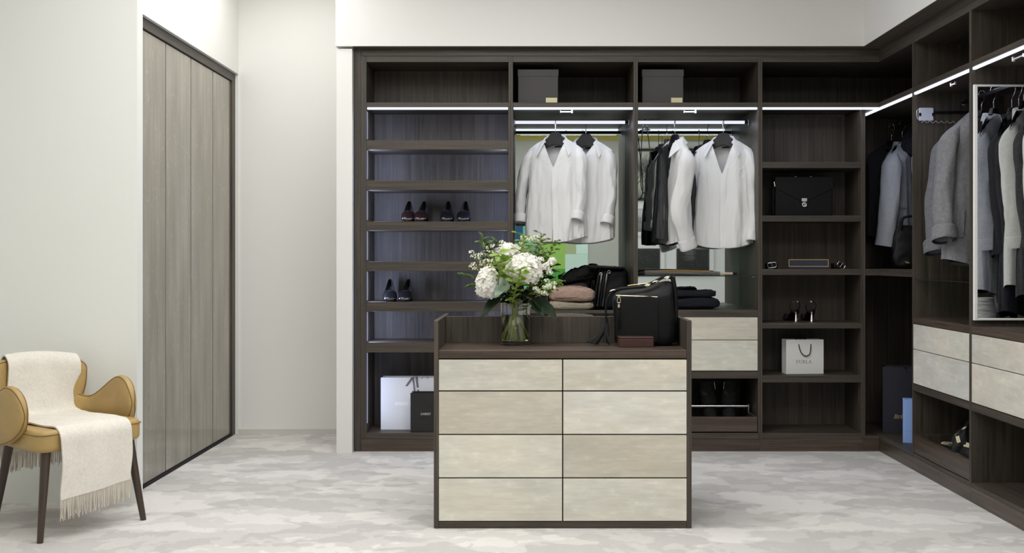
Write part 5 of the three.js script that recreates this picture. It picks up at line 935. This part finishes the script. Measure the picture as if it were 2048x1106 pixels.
{ // furled umbrella on the right glass shelf
  const y = 1.1475, t = thing('folded_umbrella', 'slim grey folded umbrella with tan stripe lying on the glass shelf', 'umbrella', V(PX(1380, 7.13), y, -7.14));
  part(t, 'canopy', sweep([[-0.3, 0.014, 0], [-0.2, 0.016, 0], [0, 0.014, 0], [0.16, 0.012, 0], [0.2, 0.01, 0]], (s, a) => { const r = lerp(0.016, 0.011, s) * (1 + 0.12 * Math.sin(a * 5 + s * 8)); return [r * 0.8, r]; }, 40, 20, V(0, 1, 0)), std({ color: rgb(104, 98, 94), roughness: 0.8 }));
  part(t, 'stripe', sweep([[-0.2, 0.03, 0.006], [0.0, 0.027, 0.007], [0.13, 0.023, 0.007]], () => [0.006, 0.003], 16, 8, V(0, 1, 0)), std({ color: rgb(186, 140, 58), roughness: 0.7 }), 'tan stripe');
  part(t, 'handle', sweep([[0.19, 0.01, 0], [0.24, 0.0092, 0], [0.285, 0.0088, 0]], () => [0.0085, 0.0085], 10, 14, V(0, 1, 0)), std({ color: rgb(196, 176, 152), roughness: 0.5 }), 'pale handle');
  part(t, 'tip_cap', sweep([[0.284, 0.0095, 0], [0.3, 0.0095, 0], [0.312, 0.0095, 0]], () => [0.0092, 0.0092], 6, 14, V(0, 1, 0)), M.blackLeather);
  part(t, 'ferrule', sweep([[-0.3, 0.012, 0], [-0.34, 0.0075, 0], [-0.38, 0.006, 0]], s => { const r = lerp(0.013, 0.005, s); return [r, r]; }, 8, 12, V(0, 1, 0)), M.blackLeather);
}
// ---------------------------------------------------------------- on the shelf unit
{
  const w = (1666 - 1551) * 7.09 / FOCAL, h = (430 - 352) * 7.09 / FOCAL, t = thing('briefcase', 'black leather briefcase with V-shaped flap and silver lock on the shelf', 'briefcase', V(PX(1608.5, 7.09), shelfTop(431), -7.14));
  part(t, 'case_body', box(w, h, 0.09, 'v', 0.008).translate(0, h / 2, 0), M.blackLeather);
  const s = new THREE.Shape(); s.moveTo(-w / 2, 0); s.lineTo(w / 2, 0); s.lineTo(w / 2, -h * 0.28); s.lineTo(0.03, -h * 0.59); s.lineTo(-0.03, -h * 0.59); s.lineTo(-w / 2, -h * 0.28); s.closePath();
  part(t, 'flap', new THREE.ExtrudeGeometry(s, { depth: 0.004, bevelEnabled: true, bevelSize: 0.0015, bevelThickness: 0.0015, bevelSegments: 2 }).translate(0, h - 0.001, 0.0455), M.blackLeather);
  const lock = part(t, 'lock', box(0.036, 0.022, 0.007, 'v', 0.003).translate(0, h * 0.41, 0.055), M.satin, 'silver lock');
  part(lock, 'lock_hasp', new THREE.TorusGeometry(0.0125, 0.0042, 10, 24).translate(0, h * 0.29, 0.055), M.satin); part(lock, 'lock_bar', box(0.006, 0.022, 0.006, 'v', 0.002).translate(0, h * 0.3, 0.056), M.satin);
  part(t, 'handle', sweep([[-0.075, h - 0.002, 0.01], [-0.07, h + 0.014, 0.01], [0, h + 0.017, 0.01], [0.07, h + 0.014, 0.01], [0.075, h - 0.002, 0.01]], () => [0.006, 0.005], 26, 10), M.blackLeather);
  for (const x of [-0.05, 0.05]) part(t, 'handle_stud', box(0.012, 0.005, 0.008, 'v', 0.002).translate(x, h + 0.004, 0.025), M.satin);
  const strap = part(t, 'strap_clip', sweep([[-w / 2 - 0.006, h * 0.78, 0.03], [-w / 2 - 0.012, h * 0.4, 0.034], [-w / 2 - 0.008, 0.01, 0.034]], () => [0.005, 0.003], 12, 8), M.blackLeather); part(strap, 'clip', rod([[-w / 2 - 0.006, h * 0.88, 0.036], [-w / 2 - 0.002, h * 0.76, 0.04]], 0.004, 6, 8), M.chrome);
}
function beltRoll(label, px, turn, buckleTilt) {
  const t = thing('belt', label, 'belt', V(PX(px, 7.08), shelfTop(538), -7.12), turn, 'rolled belts on the shelf');
  const pts = []; for (let k = 0; k <= 60; k++) { const a = k / 60 * Math.PI * 5, r = 0.022 + 0.018 * k / 60; pts.push([Math.cos(a) * r, 0.019, Math.sin(a) * r]); } pts.push([-0.012, 0.019, 0.046], [0.02, 0.019, 0.048]);
  part(t, 'belt_strap', sweep(pts, () => [0.002, 0.018], 180, 8, V(0, 1, 0.001)), M.blackLeather);
  const b = part(t, 'buckle', rod([[-0.024, -0.015, 0], [0.024, -0.015, 0], [0.026, -0.013, 0], [0.026, 0.013, 0], [0.024, 0.015, 0], [-0.024, 0.015, 0], [-0.026, 0.013, 0], [-0.026, -0.013, 0]], 0.003, 80, 8, true), M.chrome, 'silver buckle'); b.position.set(0.004, 0.024, 0.054); b.rotation.z = buckleTilt;
  part(b, 'buckle_pin', rod([[0, -0.014, 0.002], [0, 0.016, 0.003]], 0.0018, 4, 6), M.chrome);
}
beltRoll('rolled black belt with slim silver buckle left of the navy box', 1546, -0.25, 0.14);
beltRoll('rolled black belt with tilted square buckle right of the navy box', 1677, 0.2, -0.65);
{
  const w = (1659 - 1582) * 7.06 / FOCAL, h = (537.6 - 519) * 7.06 / FOCAL, t = thing('gift_box', 'long navy box with thin gold border between the two belts', 'box', V(PX(1620.5, 7.06), shelfTop(538), -7.11), -0.22);
  part(t, 'box_base', box(w, h, 0.09, 'v', 0.0015).translate(0, h / 2, 0), M.boxNavy);
  const z = 0.0462, y0 = 0.016, y1 = h - 0.001; for (const [a, b, x, y] of [[w, 0.0028, 0, y0], [w, 0.0028, 0, y1], [0.0028, y1 - y0, -w / 2 + 0.0014, (y0 + y1) / 2], [0.0028, y1 - y0, w / 2 - 0.0014, (y0 + y1) / 2]]) part(t, 'gold_border', box(a, b, 0.0012, 'v', 0).translate(x, y, z - 0.0008), M.goldPrint);
}
// handbag on the corner shelf
{
  const t = thing('tote_bag', 'soft black tote bag on the corner shelf under the grey jacket', 'handbag', V(2.52, PY(538) + 0.0006, -7.05), -0.2);
  part(t, 'bag_body', soft(0.32, 0.31, 0.12, { e: 4, ev: 5, amp: 0.008, f: 8, seed: 25, top: 0.72, shape: (x, y, z, k) => [x, y - 0.03 * Math.sin((x + 0.16) * 9.8) * k, z * (1 - 0.6 * k)] }), M.blackLeather);
  for (const s of [-1, 1]) part(t, 'handle', sweep([[-0.09, 0.26, 0.03 * s], [-0.075, 0.33, 0.03 * s], [-0.01, 0.345, 0.03 * s], [0.05, 0.32, 0.03 * s], [0.07, 0.25, 0.03 * s]], () => [0.008, 0.004], 24, 8), M.blackLeather);
  const g = []; for (const [x0, y0] of [[-0.06, 0.046], [-0.056, 0.038]]) { const p = []; for (let k = 0; k < 9; k++) p.push([x0 - 0.008 + k * 0.0026 - (y0 < 0.04 ? -0.004 : 0), y0 + (k % 2 ? 0.0025 : -0.0015), 0.0635]); g.push(rod(p, 0.0011, 36, 5)); }
  part(t, 'logo', g, M.gold, 'tiny gold script emblem');
}
// below the near right coats: boots seen in the mirror
[[2.64, -5.06], [2.78, -5.14]].forEach(([x, z], i) => {
  const t = thing('tall_boot', i ? 'black tall boot farther inside the near right unit' : 'black tall boot reflected at the foot of the mirror', 'boot', V(x, 0.9105, z), Math.PI);
  part(t, 'shaft', sweep([[0, 0.2, -0.04], [0, 0.12, -0.04], [0, 0.075, -0.02], [0, 0.048, 0.03], [0, 0.03, 0.1]], k => k < 0.5 ? [0.042, 0.05] : [lerp(0.042, 0.03, (k - 0.5) * 2), lerp(0.05, 0.02, (k - 0.5) * 2)], 30, 20, V(1, 0, 0.001)), M.blackPatent);
  part(t, 'heel', sweep([[0, 0.06, -0.06], [0, 0.001, -0.062]], () => [0.024, 0.026], 4, 12), M.blackLeather);
});
{ const t = thing('hat_box', 'pale grey round box reflected at the foot of the mirror', 'box', V(2.6, 0.9105, -4.9)); part(t, 'box_base', cyl(0.09, 0.09, 0.1, 40).translate(0, 0.05, 0), M.woolLight); part(t, 'lid', cyl(0.093, 0.093, 0.035, 40).translate(0, 0.105, 0), M.woolLight); }

// ---------------------------------------------------------------- armchair with throw; local +z is the front of the seat
{
  const TURN = 54 * Math.PI / 180, C = V(-2.21, 0, -5.1);
  const ch = thing('armchair', 'mustard leather armchair with rounded wing arms and dark wooden legs', 'chair', C, TURN);
  // seat cushion
  const plan = new THREE.Shape(); const sw = 0.248, sf = 0.232, sb = -0.24;
  plan.moveTo(-sw + 0.05, sf); plan.lineTo(sw - 0.05, sf); plan.quadraticCurveTo(sw, sf, sw, sf - 0.06); plan.quadraticCurveTo(sw - 0.005, 0, sw - 0.04, sb + 0.06); plan.quadraticCurveTo(sw - 0.05, sb, sw - 0.12, sb); plan.lineTo(-sw + 0.12, sb); plan.quadraticCurveTo(-sw + 0.05, sb, -sw + 0.04, sb + 0.06); plan.quadraticCurveTo(-sw + 0.005, 0, -sw, sf - 0.06); plan.quadraticCurveTo(-sw, sf, -sw + 0.05, sf);
  const seat = new THREE.ExtrudeGeometry(plan, { depth: 0.05, bevelEnabled: true, bevelSize: 0.018, bevelThickness: 0.024, bevelSegments: 5, curveSegments: 14 }); seat.rotateX(Math.PI / 2);
  part(ch, 'seat', seat.translate(0, 0.466, 0), M.mustard);
  part(ch, 'seat_seam', rod(plan.getSpacedPoints(70).slice(0, 70).map(p => [p.x * (1 + 0.0172 / sw), 0.4705, p.y * (1 + 0.0172 / sf)]), 0.0022, 280, 6, true), M.mustardSeam);
  // pads bent along a plan curve: outline(s) gives bottom and top edges, thickness th
  function pad(name, curve, lo, hi, th, nS = 44, nV = 20) {
    const c = new THREE.CatmullRomCurve3(curve.map(p => V(...p))), up = V(0, 1, 0);
    const f = (u, v) => { const s = 0.5 - 0.5 * Math.cos(Math.PI * u), C = c.getPointAt(s), T = c.getTangentAt(s), N = V().crossVectors(up, T).normalize(), a = v * Math.PI * 2, y0 = lo(s), y1 = hi(s), m = (y0 + y1) / 2, hh = (y1 - y0) / 2, e = 0.55, cs = Math.cos(a), sn = Math.sin(a), end = Math.pow(Math.max(0, 1 - Math.pow(Math.abs(s - 0.5) * 2, 10)), 0.5);
      const y = m + hh * Math.sign(sn) * Math.pow(Math.abs(sn), 0.8), t = th / 2 * Math.sign(cs) * Math.pow(Math.abs(cs), e) * (0.35 + 0.65 * end); return [C.x + N.x * t, C.y + y, C.z + N.z * t]; };
    const m = part(ch, name, grid(nV * 2, nS, (v, u) => f(u, v), { wrap: true, su: 1, sv: 0.6 }), M.mustard);
    for (const [t, l] of [[0.19, 0.81], [0.31, 0.69]]) part(m, 'piping', rod([...[...Array(31)].map((_, k) => f(lerp(0.004, 0.996, k / 30), t)), ...[...Array(31)].map((_, k) => f(lerp(0.996, 0.004, k / 30), l))], 0.0024, 180, 6, true), M.mustardSeam);
    return m;
  }
  const round = (s, a) => Math.sqrt(Math.max(0, 1 - Math.pow(clamp((s - a) / (1 - a)), 2)));   // quarter circle at the end of a pad
  const armTop = s => 0.55 + (lerp(0.035, 0.02, smooth(0, 0.25, s)) + 0.112 * smooth(0.2, 0.74, s)) * round(s, 0.72), armLow = s => 0.55 - lerp(0.12, 0.15, smooth(0, 0.3, s)) * Math.pow(round(s, 0.45), 0.9);
  pad('arm', [[0.18, 0, -0.26], [0.24, 0, -0.2], [0.272, 0, -0.08], [0.28, 0, 0.02], [0.277, 0, 0.09], [0.27, 0, 0.145]], armLow, armTop, 0.056);
  pad('arm', [[-0.27, 0, 0.145], [-0.277, 0, 0.09], [-0.28, 0, 0.02], [-0.272, 0, -0.08], [-0.24, 0, -0.2], [-0.18, 0, -0.26]], s => armLow(1 - s), s => armTop(1 - s), 0.056);
  const backTop = s => 0.705 + (0.075 - 0.02 * Math.pow(Math.abs(s - 0.5) * 2, 2)) * round(Math.abs(s - 0.5) * 2, 0.7), backLow = s => 0.705 - 0.255 * Math.pow(round(Math.abs(s - 0.5) * 2, 0.35), 0.8);
  pad('backrest', [[0.245, 0, -0.215], [0.19, 0, -0.256], [0.1, 0, -0.288], [0, 0, -0.295], [-0.1, 0, -0.288], [-0.19, 0, -0.256], [-0.245, 0, -0.215]], backLow, backTop, 0.06);
  for (const [x, z, fx, fz] of [[-0.205, 0.2, -0.258, 0.24], [0.205, 0.2, 0.262, 0.24], [-0.17, -0.17, -0.21, -0.245], [0.17, -0.17, 0.215, -0.245]]) part(ch, 'leg', sweep([[x, 0.425, z], [lerp(x, fx, 0.5), 0.21, lerp(z, fz, 0.5)], [fx, 0.0, fz]], s => { const r = lerp(0.023, 0.0135, s); return [r, r]; }, 12, 18), M.legWood);
  part(ch, 'seat_frame', box(0.4, 0.03, 0.38, 'v', 0.008).translate(0, 0.41, 0), M.legWood);
  // throw: from behind the backrest over it, across the seat and down the front
  const th = thing('throw_blanket', 'cream woven throw with long fringe draped over the mustard armchair', 'blanket', C, TURN);
  const prof = new THREE.CatmullRomCurve3([[-0.347, 0.31], [-0.342, 0.5], [-0.337, 0.68], [-0.33, 0.77], [-0.295, 0.8], [-0.255, 0.77], [-0.245, 0.7], [-0.235, 0.58], [-0.215, 0.505], [-0.14, 0.499], [0.02, 0.499], [0.17, 0.5], [0.232, 0.496], [0.261, 0.468], [0.266, 0.4], [0.269, 0.31], [0.271, 0.2]].map(([z, y]) => V(0, y, z)), false, 'centripetal');
  const surf = (u, v) => {
    const p = prof.getPointAt(v), back = 1 - smooth(0.36, 0.5, v), sx = (u - 0.5) * 2, wid = lerp(lerp(0.178, 0.185, smooth(0.3, 0.5, v)), 0.178, smooth(0.55, 0.8, v)), off = lerp(0.032, 0.002, smooth(0.35, 0.7, v)), x = off + sx * wid;
    const arc = back * 0.32 * x * x * 2.6, n = (noise3(x * 9, v * 14, 1, 5) - 0.5) * 0.008, drop = smooth(0.76, 1, v);
    return [x + drop * 0.008 * Math.sin(v * 30), p.y + n * (1 - back) + drop * (-0.018 * sx * -1 - 0.004) + - back * smooth(0.1, 0.25, v) * 0.42 * Math.pow(x + 0.02, 2), p.z + arc + Math.abs(n) * 0.6 + drop * 0.008 * Math.sin(sx * 5 + 1)];
  };
  part(th, 'woven_cloth', sheet(36, 120, surf, 0.007, 0.4, 1.6), M.throwCloth);
  const q = rng(5);
  for (const [v, down] of [[1, 1], [0, 1]]) {
    const strands = [];
    for (let k = 0; k < 76; k++) { const u = k / 75, e = surf(u, v), sx = (q() - 0.5) * 0.016, sz = (q() - 0.5) * 0.02, L = 0.075 + q() * 0.025, z1 = v ? sz : sz * 0.5 - 0.004; strands.push(rod([[e[0], e[1] + 0.004, e[2]], [e[0] + sx * 0.3, e[1] - L * 0.4, e[2] + z1 * 0.3], [e[0] + sx, e[1] - L, e[2] + z1]], 0.0016 + q() * 0.0009, 6, 5)); }
    part(th, 'fringe', strands, M.fringe).userData.kind = 'stuff';
  }
}

renderer.render(scene, camera);
